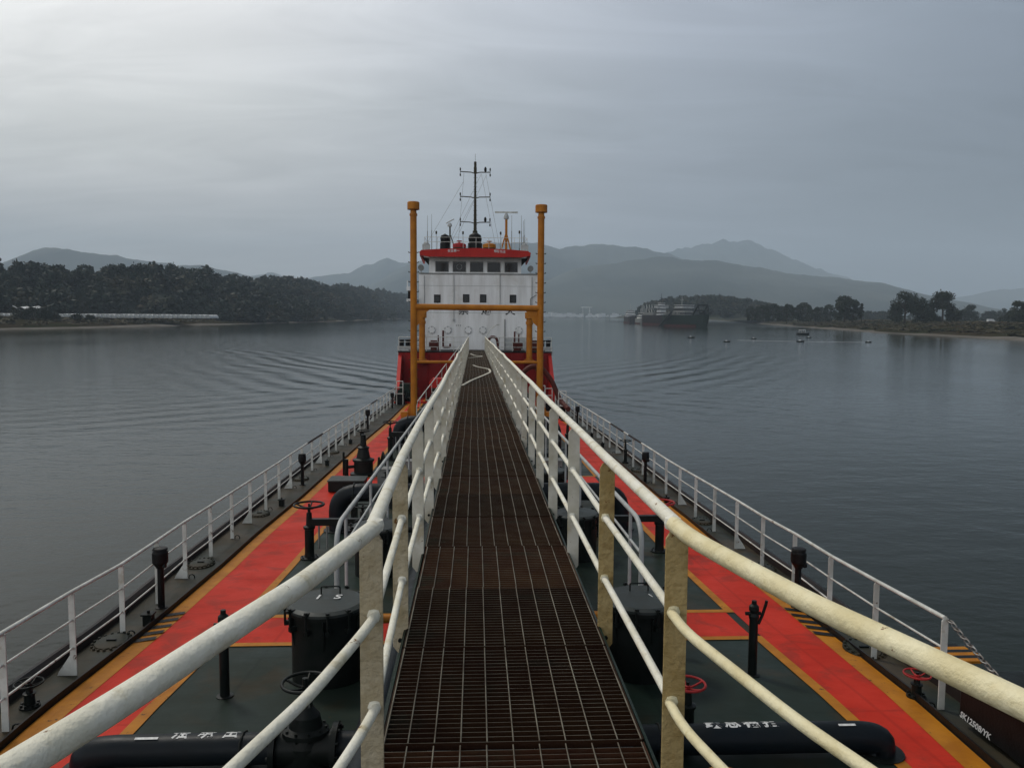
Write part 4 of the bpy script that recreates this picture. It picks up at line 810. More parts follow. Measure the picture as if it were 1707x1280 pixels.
m_ = MB(); m_.lathe([(0.05, 9.35), (0.18, 9.4), (0.16, 9.55), (0.08, 9.65)], (-1.92, 60, 0), 12); m_.cyl((-2.2, 60, 9.62), (-1.6, 60, 9.95), 0.045, n=6); m_.build('scanner', M['greyw'], t)
for x, r, z, lb in ((-2.28, 0.38, 8.82, 'black canvas covered compass, left one on the wheelhouse roof'), (0.03, 0.55, 8.95, 'larger black canvas cover at the foot of the signal mast')):
    m_ = MB(); m_.lathe([(r, 7.45), (r, 8.1), (r*0.85, 8.15), (r*0.95, z-r*0.9), (r*0.8, z-r*0.4), (r*0.4, z-0.08), (0, z)], (x, 59.8, 0), 14)
    single(m_, 'canvas_cover', M['black'], lb, 'cover', (x, 59.8, 7.25), 'canvas covers on the roof')
for x, mm, lb in ((-1.15, 'redmetal', 'red topped drum with a small vent on the wheelhouse roof'), (1.1, 'orange', 'orange striped drum with a small vent on the wheelhouse roof')):
    t = thing('roof_drum', lb, 'drum', (x, 58.6, 7.4), 'drums on the wheelhouse roof')
    m_ = MB(); m_.lathe([(0.48, 7.4), (0.48, 7.62)], (x, 58.6, 0), 16); m_.build('lower_drum', M['mast'], t)
    m_ = MB(); m_.lathe([(0.5, 7.64), (0.5, 7.9), (0.3, 7.98), (0.08, 8.0), (0.08, 8.1), (0.2, 8.12), (0.2, 8.16)], (x, 58.6, 0), 16); m_.build('top', M[mm], t)
for k, (x, z) in enumerate(((-3.62, 10.2), (-3.3, 10.3), (-2.95, 8.9), (-0.9, 8.9), (2.0, 8.9), (2.85, 10.3), (3.45, 9.0), (3.6, 10.3), (3.75, 9.9), (3.85, 10.0))):
    m_ = MB(); m_.cyl((x, 60, 7.25), (x, 60, z-1.2), 0.03, n=6); m_.cyl((x, 60, z-1.2), (x, 60, z), 0.016, 0.012, n=6)
    if z < 9.2: m_.lathe([(0.06, z-0.1), (0.07, z+0.1), (0.02, z+0.15)], (x, 60, 0), 8)
    single(m_, 'whip_antenna', M['grey'] if z > 9.2 else M['mast'], 'thin upright aerial on the wheelhouse roof, %s from the left' % ('first', 'second', 'third', 'fourth', 'fifth', 'sixth', 'seventh', 'eighth', 'ninth', 'tenth')[k], 'antenna', (x, 60, 7.25), 'aerials on the wheelhouse roof')
for x, nm in ((-3.62, 'left'), (3.75, 'right')):
    m_ = MB(); m_.box(x-0.28, 58.2, 7.25, x+0.28, 58.6, 7.85); m_.lathe([(0.2, 7.85), (0.2, 7.95), (0, 8.0)], (x, 58.4, 0), 12)
    single(m_, 'roof_locker', M['greyw'], 'pale grey locker on the %s corner of the wheelhouse roof' % nm, 'locker', (x, 58.4, 7.25), 'lockers on the roof corners')
for x, nm in ((-4.0, 'left'), (4.2, 'right')):
    t = thing('searchlight', 'round grey searchlight on the %s bridge wing' % nm, 'searchlight', (x, 58.3, 5.68), 'searchlights on the bridge wings')
    m_ = MB(); m_.cyl((x, 58.3, 5.68), (x, 58.3, 5.9), 0.04); m_.box(x-0.2, 58.2, 5.7, x+0.2, 58.4, 5.75); m_.build('stand', M['greyw'], t)
    m_ = MB(); m_.cyl((x, 58.1, 6.1), (x, 58.4, 6.1), 0.22, n=16); m_.build('lamp', M['grey'], t)
t = thing('side_light_box', 'white side light box with a black screen left of the bridge', 'lamp', (-4.75, 57.5, 4.2))
m_ = MB(); m_.box(-5.02, 57.4, 3.55, -4.5, 57.9, 3.75); m_.box(-5.02, 57.4, 4.35, -4.55, 57.9, 4.65); m_.box(-4.6, 57.4, 3.75, -4.15, 57.9, 3.8); m_.cyl((-4.95, 57.5, 4.65), (-4.95, 57.5, 5.1), 0.04); m_.build('shelf', M['housewhite'], t)
m_ = MB(); m_.box(-4.92, 57.45, 3.75, -4.6, 57.85, 4.35); m_.build('screen', M['black'], t)
t = thing('wall_lamp_bracket', 'small dark lamp bracket high on the right of the white wall', 'lamp', (4.0, 57.9, 3.6))
m_ = MB(); m_.tube([(4.2, 57.9, 3.3), (4.2, 57.9, 3.85), (4.65, 57.9, 4.15)], 0.02, 6); m_.cbox(4.25, 57.9, 3.3, 0.25, 0.1, 0.06); m_.build('bracket', M['black'], t)
# ================================================================== the world outside
def wsingle(mb, name, m, label, cat, loc, group=None, kind=None): return single(mb, name, m, label, cat, loc, group, kind, ship=False)
# water
wm = bpy.data.materials.new('river_water'); wm.use_nodes = True; t_ = wm.node_tree; b = t_.nodes['Principled BSDF']
b.inputs['Base Color'].default_value = (0.008, 0.013, 0.008, 1); b.inputs['Roughness'].default_value = 0.06; b.inputs['IOR'].default_value = 1.19
tc = N(t_, 'ShaderNodeTexCoord'); g = tc.outputs['Object']
def noise(scale, detail=4.0, rough=0.55, sc=(1, 1, 1), rot=0):
    mp = N(t_, 'ShaderNodeMapping'); mp.inputs['Scale'].default_value = sc; mp.inputs['Rotation'].default_value = (0, 0, rot); L(t_, g, mp.inputs[0])
    n = N(t_, 'ShaderNodeTexNoise', inp={'Scale': scale, 'Detail': detail, 'Roughness': rough}); L(t_, mp.outputs[0], n.inputs['Vector']); return n.outputs[0]
patch = ramp(t_, noise(0.012, 3.0, 0.5, (1, 0.45, 1), 0.3), [(0.40, (0.25,)*3), (0.60, (1.0,)*3)]).outputs[0]
hgt = mth(t_, 'MULTIPLY', noise(1.5, 5.0, 0.6, (1, 1.5, 1)), mth(t_, 'MULTIPLY', patch, 0.034))
hgt = mth(t_, 'ADD', hgt, mth(t_, 'MULTIPLY', noise(0.35, 4.0, 0.6, (1, 1.8, 1)), 0.055))
sp = N(t_, 'ShaderNodeSeparateXYZ'); L(t_, g, sp.inputs[0])
for cx, cy, r0, wdt, lam, amp in ((206, 225, 263, 13, 3.4, 0.085), (-196, 238, 264, 12, 3.4, 0.065)):
    dx = mth(t_, 'SUBTRACT', sp.outputs[0], cx); dy = mth(t_, 'SUBTRACT', sp.outputs[1], cy)
    rr = mth(t_, 'SQRT', mth(t_, 'ADD', mth(t_, 'MULTIPLY', dx, dx), mth(t_, 'MULTIPLY', dy, dy)))
    rr = mth(t_, 'ADD', rr, mth(t_, 'MULTIPLY', noise(0.03, 2.0), 9.0))
    s_ = mth(t_, 'MULTIPLY', mth(t_, 'SINE', mth(t_, 'MULTIPLY', rr, 2*math.pi/lam)), ramp(t_, noise(0.05, 3.0, 0.6), [(0.38, (0.25,)*3), (0.6, (1,)*3)]).outputs[0])
    q = mth(t_, 'DIVIDE', mth(t_, 'SUBTRACT', rr, r0+4.5), wdt)
    env = mth(t_, 'EXPONENT', mth(t_, 'MULTIPLY', mth(t_, 'MULTIPLY', q, q), -1.0))
    yw = ramp(t_, mth(t_, 'MULTIPLY', sp.outputs[1], 1/400.0), [(0.10, (0,)*3), (0.19, (1,)*3), (0.33, (0.9,)*3), (0.52, (0,)*3)]).outputs[0]
    hgt = mth(t_, 'ADD', hgt, mth(t_, 'MULTIPLY', mth(t_, 'MULTIPLY', s_, env), mth(t_, 'MULTIPLY', yw, amp)))
bp = N(t_, 'ShaderNodeBump', inp={'Strength': 1.0, 'Distance': 1.0}); L(t_, hgt, bp.inputs['Height']); L(t_, bp.outputs[0], b.inputs['Normal'])
m_ = MB(); m_.add([(-6700, -600, 0), (6700, -600, 0), (6700, 2390, 0), (-6700, 2390, 0)], [(0, 1, 2, 3)])
wsingle(m_, 'river_water', wm, None, None, (0, 0, 0), kind='structure')
# banks
LS = [(-190, -500), (-185, 150), (-171.5, 288), (-160, 330), (-145, 432), (-139.6, 492), (-128, 574), (-121, 682), (-117, 850), (-106, 1278), (-78, 1750), (-75, 2300)]
RS = [(150, -500), (158, 100), (165.6, 224), (171, 263), (174, 317), (194, 401), (219.7, 514), (257, 665), (325, 939), (425, 1352), (475, 1942), (470, 2400)]
def bank(name, S, sd, prof, m, noise_amp=1.0):
    # dense copy of the shore, offset inland along x with a height profile
    P = []
    for (xa, ya), (xb, yb) in zip(S[:-1], S[1:]):
        n = max(2, int(math.hypot(xb-xa, yb-ya)/14))
        P += [(xa+(xb-xa)*i/n, ya+(yb-ya)*i/n) for i in range(n)]
    P.append(S[-1]); m_ = MB(); rows = []
    ph = [random.uniform(0, 6) for _ in range(4)]
    for off, z in prof:
        row = []
        for x, y in P:
            wob = (math.sin(y*0.09+ph[0])+math.sin(y*0.031+ph[1])*1.5+math.sin(y*0.21+ph[2])*0.6)*noise_amp
            row.append((x+sd*(off+wob*min(1, 0.4+off/20)), y, z+ (0.15*math.sin(y*0.13+off) if z > 0.5 else 0)))
        rows.append(row)
    for a, c in zip(rows[:-1], rows[1:]): m_.strip(a, c)
    return wsingle(m_, name, m, None, None, (0, 0, 0), kind='structure')
bank('sand_shore', LS, -1, [(-3, -0.5), (0, 0.02), (3.5, 0.35), (8, 0.8)], M['sand'])
bank('left_bank', LS, -1, [(5.0, 0.35), (9, 1.3), (28, 3.2), (60, 4.4), (400, 5.2), (4300, 6)], M['bank'])
bank('sand_shore', RS, 1, [(-3, -0.5), (0, 0.02), (3.0, 0.35), (7, 0.8)], M['sand'])
bank('right_bank', RS, 1, [(4.5, 0.45), (7, 1.3), (20, 2.3), (42, 3.9), (60, 4.4), (400, 4.6), (4700, 5)], M['bank'])
m_ = MB(); m_.box(-6700, 2380, -1, 6700, 2399, 1.0); m_.add([(-6700, 2400, 1.0), (6700, 2400, 1.0), (6700, 8000, 6), (-6700, 8000, 6)], [(0, 1, 2, 3)])
wsingle(m_, 'far_shore', M['bank'], None, None, (0, 0, 0), kind='structure')
# ---------------- hills
from mathutils import noise as mnoise
def hill(pts, D, depth, lab):
    # pts: (lateral metres at distance D, crest height); a real ridge with slopes fore and aft
    xs = [p[0] for p in pts]; hs = [p[1] for p in pts]
    nx = 260; ny = 26; V = []; F = []
    for i in range(nx+1):
        x = xs[0]+(xs[-1]-xs[0])*i/nx; h = ip(x, xs, hs)
        for j in range(ny+1):
            t = -1+2*j/ny
            yv = D + t*depth
            sh = (1-abs(t))**0.8*1.0
            nz = mnoise.fractal(Vector((x/700.0, yv/700.0, D*0.01)), 1.0, 2.1, 5)
            hh = h*sh*(1+0.30*nz*(abs(t)*1.6)) + mnoise.fractal(Vector((x/120.0, yv/160.0, D*0.02)), 1.0, 2.0, 5)*h*0.045
            V.append((x*(1+0.0*t), yv, max(-3, hh-2 if j in (0, ny) else hh)))
    for i in range(nx):
        for j in range(ny):
            a = i*(ny+1)+j; F.append((a, a+ny+1, a+ny+2, a+1))
    m_ = MB(); m_.add(V, F, True)
    wsingle(m_, 'hills', M['hill'], lab, None, (0, 0, 0), kind='structure')
PXL = lambda x: ip(x, [0, 200, 400, 600, 800, 1000, 1200, 1400, 1600, 1800], [-0.5954, -0.4481, -0.2987, -0.147, 0.007, 0.1633, 0.3220, 0.4831, 0.6467, 0.81])
def ridge(pl, D, depth, lab):
    D *= 0.7; depth *= 0.7; out = []
    for x, y in pl:
        hz = 519.5+12*x/1707.0
        out.append((PXL(x)*D, 6.6+(hz-y)/1282.0*D*1.01))
    hill(out, D, depth, lab)
ridge([(-60, 505), (20, 440), (60, 424), (100, 420), (150, 425), (200, 430), (243, 440), (290, 443), (295, 448), (340, 446), (380, 455), (420, 461), (480, 472), (540, 490), (600, 515)], 5200, 1300, None)
ridge([(300, 490), (370, 470), (430, 460), (455, 457), (500, 468), (540, 462), (580, 458), (610, 445), (645, 437), (690, 441), (740, 452), (820, 470)], 8200, 1500, None)
ridge([(540, 515), (580, 492), (620, 475), (660, 452), (690, 440), (720, 425), (760, 415), (800, 410), (870, 408), (905, 410), (930, 417), (970, 411), (1000, 413), (1050, 411), (1080, 418), (1120, 428), (1180, 445), (1260, 470), (1360, 500)], 6600, 1500, None)
ridge([(820, 520), (900, 470), (960, 450), (1040, 436), (1110, 431), (1160, 434), (1200, 440), (1262, 447), (1310, 455), (1370, 462), (1410, 464), (1450, 470), (1490, 480), (1540, 496), (1590, 520)], 4700, 1200, None)
ridge([(1020, 460), (1080, 430), (1120, 420), (1160, 409), (1230, 401), (1262, 409), (1300, 425), (1350, 447), (1420, 466), (1500, 490), (1560, 510)], 9500, 1800, None)
ridge([(1500, 520), (1580, 498), (1640, 487), (1707, 478), (1780, 480), (1900, 500)], 8800, 1500, None)

# ---------------- trees
def leaf_cloud(n_blob, n_leaf, W_, H_, z0, size, shape='round', seed=0):
    r = np.random.default_rng(seed); C = []
    for i in range(n_blob):
        u = r.uniform(0, 1)
        if shape == 'round': rad = math.sin(math.pi*(0.24+0.66*u))*W_*0.5
        elif shape == 'poplar': rad = W_*0.25*(1.1-u*0.8)
        else: rad = W_*0.6*(1.0-u*0.55)
        a = r.uniform(0, 2*math.pi); rr = rad*math.sqrt(r.uniform(0.1, 1))
        C.append((rr*math.cos(a), rr*math.sin(a), z0+u*(H_-z0), W_*r.uniform(0.14, 0.26)*(0.7 if shape == 'poplar' else 1)))
    C = np.array(C); k = r.integers(0, n_blob, n_leaf)
    d = r.normal(size=(n_leaf, 3)); d /= np.linalg.norm(d, axis=1)[:, None]
    p = C[k, :3] + d*C[k, 3][:, None]*r.uniform(0.55, 1.1, (n_leaf, 1))*np.array([1, 1, 0.75])
    a = r.normal(size=(n_leaf, 3)); a /= np.linalg.norm(a, axis=1)[:, None]
    b_ = np.cross(a, d+0.3*r.normal(size=(n_leaf, 3))); b_ /= (np.linalg.norm(b_, axis=1)[:, None]+1e-6)
    s = size*r.uniform(0.6, 1.3, (n_leaf, 1))
    V = np.stack([p-a*s-b_*s*0.6, p+a*s-b_*s*0.6, p+a*s+b_*s*0.6, p-a*s+b_*s*0.6], 1).reshape(-1, 3)
    return V
def quads_mesh(name, V, m):
    nq = len(V)//4; me = bpy.data.meshes.new(name); me.vertices.add(len(V)); me.vertices.foreach_set('co', V.astype(np.float32).ravel())
    me.loops.add(nq*4); me.loops.foreach_set('vertex_index', np.arange(nq*4, dtype=np.int32)); me.polygons.add(nq)
    me.polygons.foreach_set('loop_start', np.arange(0, nq*4, 4, dtype=np.int32)); me.update(); me.validate(); me.materials.append(m); return me
def make_tree(name, label, loc, H_, W_, shape, seed, group, nleaf=1400, leafm='leaf', cat='tree'):
    t = thing(name, label, cat, loc, group, ship=False)
    r = random.Random(seed); z0 = H_*(0.09 if shape == 'round' else 0.04)
    m_ = MB(); m_.tube([(0, 0, -0.5), (0.1, 0, H_*0.25), (r.uniform(-.3, .3), r.uniform(-.3, .3), H_*0.55), (r.uniform(-.5, .5), 0, H_*0.85)], 0.3, 7, rs=[W_*0.045, W_*0.035, W_*0.022, W_*0.008])
    for k in range(7):
        a = r.uniform(0, 6.28); z = H_*r.uniform(0.25, 0.6); l = W_*r.uniform(0.25, 0.42)*(0.5 if shape == 'poplar' else 1)
        m_.tube([(0, 0, z), (l*0.6*math.cos(a), l*0.6*math.sin(a), z+l*0.5), (l*math.cos(a), l*math.sin(a), z+l*1.0)], 0.1, 5, rs=[W_*0.02, W_*0.013, W_*0.005])
    m_.build('trunk', M['bark'], t, rel=True)
    me = quads_mesh('crown', leaf_cloud(26 if shape != 'poplar' else 16, nleaf, W_, H_*0.95, z0, 0.055*W_**0.5*1.7, shape, seed), M[leafm])
    o = bpy.data.objects.new('crown', me); col.objects.link(o); o.parent = t
    return t
def at_px(x, D): return (PXL(x)*D, D)
RT = [  # photo column, distance, height, width, shape, label
 (1408, 450, 14.0, 11, 'round', 'dense broad dark tree, left half of the pair of trees right of the poplar row'),
 (1421, 455, 12.6, 8, 'round', 'ragged dark tree merged into the right side of the broad one'),
 (1436, 452, 11.0, 4.5, 'poplar', 'narrow dark tree just right of the broad pair'),
 (1492, 400, 9.0, 6.0, 'round', 'low bushy tree at the left foot of the tallest spiky tree'),
 (1508, 400, 16.0, 11, 'round', 'tallest spiky dark tree on the right bank'),
 (1538, 402, 12.6, 9, 'round', 'airy dark tree between the two tallest trees'),
 (1571, 400, 15.6, 12, 'round', 'tall full dark tree right of the airy one'),
 (1588, 405, 8.0, 6.5, 'round', 'low leaning dark tree at the right foot of the full tree'),
 (1616, 560, 12.0, 12, 'round', 'pale hazy round tree standing alone farther back'),
 (1690, 385, 5.5, 9, 'bush', 'dark bush at the right edge of the bank'),
 (1702, 380, 11.0, 9, 'round', 'dark tree cut by the right edge of the picture'),
 (1652, 700, 9.0, 12, 'round', 'faint low tree far behind at the right'),
 (1672, 600, 10.0, 7, 'round', 'pale tree left of the dark bush at the right edge')]
for i, (px, D, H_, W_, shp, lb) in enumerate(RT):
    W_ *= 1.22
    x, y = at_px(px, D); make_tree('bank_tree', lb, (x, y, 4.2), H_, W_, shp, 100+i, 'trees on the right bank', 4600 if W_ > 9 else 2200)
rp = random.Random(5)
POP = [(1246, 7.5), (1254, 8.6), (1263, 9.2), (1272, 9.6), (1280, 8.8), (1288, 10.2), (1296, 9.4), (1305, 8.8), (1311, 10.0), (1320, 9.4), (1330, 10.4), (1338, 11.6), (1346, 10.2), (1352, 8.0), (1360, 8.6), (1368, 9.0), (1376, 9.4), (1384, 9.8)]
pv = [make_tree('poplar_tree', 'slim dark tree in the close row on the right bank', (0, 500, 4.2), 10.0, 7.5, s_, 300+k, 'close row of trees on the right bank', 1900) for k, s_ in enumerate(('poplar', 'bush', 'poplar', 'bush'))]
for i, (px, h) in enumerate(POP):
    o = pv[i] if i < 4 else copy_tree(pv[i % 4]); x, y = at_px(px, 520+rp.uniform(-12, 25)); place(o, (x, y, 4.2), rp.uniform(0, 6), False, h/8.8)
far = make_tree('hazy_tree', 'pale distant tree in the gap right of the broad dark pair', (0, 760, 4.2), 9.0, 7, 'bush', 77, 'pale distant trees behind the right bank', 800)
for i, px in enumerate((1447, 1454, 1461, 1468, 1475, 1482, 1526, 1555, 1600, 1628, 1640)):
    o = far if i == 0 else copy_tree(far); x, y = at_px(px, 780+rp.uniform(-30, 60)); place(o, (x, y, 4.2), rp.uniform(0, 6), False, rp.uniform(0.85, 1.25))
# wooded hill surfaces with a canopy of many crowns
def wood(name, fn_ground, pts_xy, hmin, hmax, wmin, wmax, seed, m, nv=5, leaves=330, size=0.5):
    r = np.random.default_rng(seed); var = [leaf_cloud(14, leaves, 1.0, 1.0, 0.15, size/8, 'round', seed*10+k) for k in range(nv)]
    out = []
    for x, y in pts_xy:
        v = var[r.integers(nv)]; W_ = r.uniform(wmin, wmax); H_ = r.uniform(hmin, hmax); a = r.uniform(0, 6.28); c, s = math.cos(a), math.sin(a)
        q = v*np.array([W_, W_, H_]); out.append(np.stack([q[:, 0]*c-q[:, 1]*s+x, q[:, 0]*s+q[:, 1]*c+y, q[:, 2]+fn_ground(x, y)-1.0], 1))
    me = quads_mesh(name, np.concatenate(out), m); o = bpy.data.objects.new(name, me); col.objects.link(o); tag(o, kind='stuff'); return o
# left hill: crest profile against distance y along the shore
def lshore(y): return ip(y, [p[1] for p in LS], [p[0] for p in LS])
def lhill(x, y):
    off = lshore(y)-x                     # metres inland
    start = ip(y, [250, 330, 440, 480, 560, 1300], [100, 92, 62, 14, 5, 4])
    t = (off-start)/ip(y, [250, 560, 1300], [75, 65, 55]); t = max(0.0, min(1.0, t)); s = t*t*(3-2*t)
    crest = ip(y, [200, 400, 500, 600, 700, 800, 1000, 1250, 1500, 1750], [15, 17, 19, 21, 23, 25, 28, 31, 32, 33])
    return ip(off, [0, 5, 9, 28, 60, 400], [-0.6, -0.2, 0.6, 2.6, 3.9, 4.9]) + crest*s + 1.8*math.sin(x*0.045+y*0.02)*s
m_ = MB(); rows = []
ysl = [150+25*i for i in range(68)]
offs = [2, 6, 12, 20, 35, 55, 75, 95, 115, 135, 160, 190, 230, 300, 420]
for y in ysl: rows.append([(lshore(y)-o_, y, lhill(lshore(y)-o_, y)-0.3) for o_ in offs])
for a, c in zip(rows[:-1], rows[1:]): m_.strip(a, c)
wsingle(m_, 'wooded_hillside', M['leaf2'], None, None, (0, 0, 0), kind='structure')
P = []
r = np.random.default_rng(3)
while len(P) < 2500:
    y = 230+1520*r.uniform()**1.35; start = ip(y, [250, 330, 440, 480, 560, 1300], [98, 90, 60, 8, 3, 3]); x = lshore(y)-start-r.uniform(0, 150)*(0.6+y/1500)
    P.append((x, y))
wood('left_wood', lhill, P, 6, 15, 6, 18, 21, M['leaf2'], nv=8, leaves=330, size=0.55)
for i, (px, D) in enumerate(((30, 450), (52, 470), (98, 470), (150, 480), (205, 500), (222, 500), (258, 505), (320, 540), (335, 545), (402, 560), (412, 560), (440, 590), (520, 640), (575, 700), (630, 780), (655, 830))):
    x = PXL(px)*D; z = lhill(x, D)
    make_tree('skyline_tree', 'dark tree rising above the left wood skyline, %s from the left edge' % ('first second third fourth fifth sixth seventh eighth ninth tenth eleventh twelfth thirteenth fourteenth fifteenth sixteenth'.split()[i]), (x, D, z), 11+2.5*math.sin(i*2.1), 8+2*math.cos(i*1.7), 'round', 500+i, 'taller trees on the skyline of the left wood', 700, 'leaf2')
# small wooded hill behind the moored ships
def rhill(x, y):
    u = (x-264)/82.0; v = (y-900)/150.0; return 4.0+19.0*max(0.0, 1-u*u)**0.8*max(0.0, 1-v*v)
m_ = MB(); rows = []
for i in range(25): x = 175+i*7.6; rows.append([(x, 745+j*12.6, rhill(x, 745+j*12.6)-0.4) for j in range(26)])
for a, c in zip(rows[:-1], rows[1:]): m_.strip(a, c)
wsingle(m_, 'wooded_hill', M['leaf2'], None, None, (0, 0, 0), kind='structure')
P = [(185+160*r.uniform(), 760+150*r.uniform()) for _ in range(330)]
P += [(345+r.uniform()*140, 800+160*r.uniform()) for _ in range(110)]
P = [p for p in P if p[0] < 345 or True]
wood('right_wood', rhill, P, 7, 10, 8, 13, 31, M['leaf2'], leaves=260, size=0.6)
# low scrub and reeds along both banks
def rshore(y): return ip(y, [p[1] for p in RS], [p[0] for p in RS])
def bprof(off, sd): return ip(off, [8, 12, 28, 60, 200], [0.5, 1.5, 3.2, 4.4, 4.8]) if sd < 0 else ip(off, [6, 20, 42, 60, 200], [1.2, 2.3, 3.9, 4.4, 4.5])
P = []
for _ in range(650):
    y = 240+330*r.uniform(); P.append((lshore(y)-10-r.uniform()**1.3*72, y))
wood('bank_scrub', lambda x, y: bprof(lshore(y)-x, -1)+0.75, P, 0.5, 1.5, 1.5, 5.0, 41, M['scrub'], leaves=60, size=1.3)
P = []
for _ in range(900):
    y = 200+420*r.uniform(); P.append((rshore(y)+7+r.uniform()**1.2*62, y))
wood('bank_scrub', lambda x, y: bprof(x-rshore(y), 1)+0.75, P, 0.4, 1.2, 1.5, 5.5, 42, M['scrub'], leaves=60, size=1.3)
# bushes on the left bank
for i, (px, D, H_, W_) in enumerate(((35, 335, 4.2, 7.5), (55, 338, 4.8, 7.5), (72, 342, 4.0, 6.5), (88, 345, 2.8, 5.5), (128, 352, 2.4, 4.5), (150, 355, 1.8, 4))):
    x = PXL(px)*D; make_tree('bank_bush', 'dark bush before the white tunnels on the left bank, %s from the left edge' % ('first', 'second', 'third', 'fourth', 'fifth', 'sixth')[i], (x, D, 3.4), H_, W_, 'bush', 700+i, 'bushes on the left bank', 900, cat='bush')
# polytunnels
def tunnel():
    t = thing('polytunnel', 'low white plastic tunnel in the long row on the left bank', 'polytunnel', (0, 0, 0), 'row of white tunnels on the left bank', ship=False)
    m_ = MB(); n = 10; A = [(1.35*math.cos(math.pi*k/n), 0, 1.75*math.sin(math.pi*k/n)**0.8) for k in range(n+1)]
    m_.strip(A, [(a[0], 14, a[2]) for a in A]); m_.build('film', M['poly'], t, rel=True)
    m_ = MB(); m_.add([A[k] for k in range(n+1)], [tuple(range(n+1))]); m_.build('end_wall', M['greyw'], t, rel=True)
    m_ = MB(); m_.tube([(a[0]*1.02, -0.05, a[2]*1.02) for a in A], 0.09, 5); m_.build('hoop', M['poly'], t, rel=True)
    return t
tn = tunnel(); k = 0
for px in [2, 11, 20] + [100+7.9*i for i in range(32)]:
    o = tn if k == 0 else copy_tree(tn); D = 372+0.10*px; place(o, (PXL(px)*D, D, 3.95+0.1*math.sin(px)), 0.0, False, 1.0); k += 1
t = thing('tarpaulin_shed', 'pale blue grey tarpaulin roof above the bushes on the left bank', 'shed', (PXL(52)*352, 352, 4), ship=False)
m_ = MB()
for dx in (-5, -1.7, 1.7, 5):
    for dy in (0, 4): m_ = MB(); m_.cyl((dx, dy, 0), (dx, dy, 3.9), 0.1); m_.build('pole', M['grey'], t, rel=True)
m_ = MB(); A = [(-5.6+0.7*i, -0.6, 4.2+0.45*math.sin(i*0.9)+0.02*i) for i in range(17)]; m_.strip(A, [(a[0], 4.6, a[2]+0.4) for a in A]); m_.tube([(-5.6, -0.6, 4.2), (-7.5, -0.6, 5.2)], 0.2); m_.build('tarpaulin', M['poly'], t, rel=True)

# ---------------- moored vessels
def hull_mesh(Lh, B, D, sheer=0.8, z0=-0.5):
    st = [(-0.5, 0.78, 0.1), (-0.42, 0.95, 0), (-0.2, 1, 0), (0.2, 1, 0), (0.36, 0.86, 0.35), (0.45, 0.5, 0.8), (0.5, 0.06, 1.0)]
    up, lo = [], []
    m_ = MB()
    def ring(s):
        x = s[0]*Lh; w_ = s[1]*B/2; zt = D+sheer*s[2]; return [(x+0.03*Lh*s[2], -w_, zt), (x, -w_*0.96, D*0.35), (x-0.03*Lh*s[2], -w_*0.86, z0), (x-0.03*Lh*s[2], w_*0.86, z0), (x, w_*0.96, D*0.35), (x+0.03*Lh*s[2], w_, zt)]
    Rg = [ring(s) for s in st]
    for a, c in zip(Rg[:-1], Rg[1:]):
        m_.strip(a, c, False); m_.add([a[0], a[5], c[5], c[0]], [(0, 1, 2, 3)])
    m_.add(Rg[0], [tuple(range(6))]); return m_
def vessel(name, label, loc, rz, Lh, B, D, hm, group='vessels moored off the right bank'):
    t = thing(name, label, 'ship', loc, group, rz, ship=False)
    hull_mesh(Lh, B, D).build('hull', M[hm], t, rel=True)
    m_ = MB()
    for s in (-1, 1): m_.strip([(-0.42*Lh+i*Lh*0.78/10, s*(B/2*0.955+0.03), -0.3) for i in range(11)], [(-0.42*Lh+i*Lh*0.78/10, s*(B/2*0.965+0.03), D*0.2) for i in range(11)])
    m_.build('boot_top', M['cargored'], t, rel=True)
    return t
def house(t, x, w_, l, z, tiers, m='farwhite', flare=0.0):
    for k, (fl, fw, h) in enumerate(tiers):
        m_ = MB(); m_.box(x-l*fl/2, -w_*fw/2, z, x+l*fl/2, w_*fw/2, z+h); hb = m_.build('deckhouse', M[m], t, rel=True)
        m_ = MB(); hx, hy = l*fl/2+0.04, w_*fw/2+0.04; ring = [(x-hx, -hy), (x+hx, -hy), (x+hx, hy), (x-hx, hy), (x-hx, -hy)]
        m_.strip([(p[0], p[1], z+h*0.42) for p in ring], [(p[0], p[1], z+h*0.74) for p in ring], False)
        m_.build('window_band', M['glass'], hb, rel=True)
        m_ = MB(); m_.box(x-l*fl/2-0.3, -w_*fw/2-0.4, z+h, x+l*fl/2+0.3, w_*fw/2+0.4, z+h+0.15); m_.build('deck_edge', M['farwhite'], hb, rel=True)
        z += h+0.15
    return z
# dredger: seen from its starboard bow quarter, bow to the right
v1 = vessel('dredger', 'dark green and red dredger with a tall gantry, bow to the right', (133.9, 482, 0), R_(-55), 33, 11.5, 7.4, 'machine')
z = house(v1, -3, 10, 10, 7.2, [(1, 0.8, 2.2), (0.8, 0.85, 2.2)], 'grey')
z = house(v1, -2, 10, 8, z, [(0.9, 1.05, 1.8)], 'poly')
m_ = MB(); m_.cyl((-4, 0, z), (-4, 0, z+5), 0.15); m_.cyl((-4, -1.5, z+3), (-4, 1.5, z+3), 0.1); m_.build('mast', M['greyw'], v1, rel=True)
m_ = MB()
for y in (-4.5, 4.5): m_.tube([(8.5, y, 7.3), (12.5, y, 13.8)], 0.55, 6); m_.tube([(14, y, 7.6), (12.5, y, 13.8)], 0.4, 6); m_.cyl((10.5, y, 10.5), (13.3, y, 10.5), 0.25)
m_.cyl((12.5, -4.8, 13.6), (12.5, 4.8, 13.6), 0.55); m_.cyl((10.2, -4.8, 10.2), (10.2, 4.8, 10.2), 0.4); m_.build('gantry', M['dark'], v1, rel=True)
m_ = MB(); m_.tube([(-6, -7.2, 9.5), (-15, -8.6, 0.2)], 0.7, 8); m_.tube([(-6, -7.6, 7.0), (-12, -8.4, 1.5)], 0.4, 6)
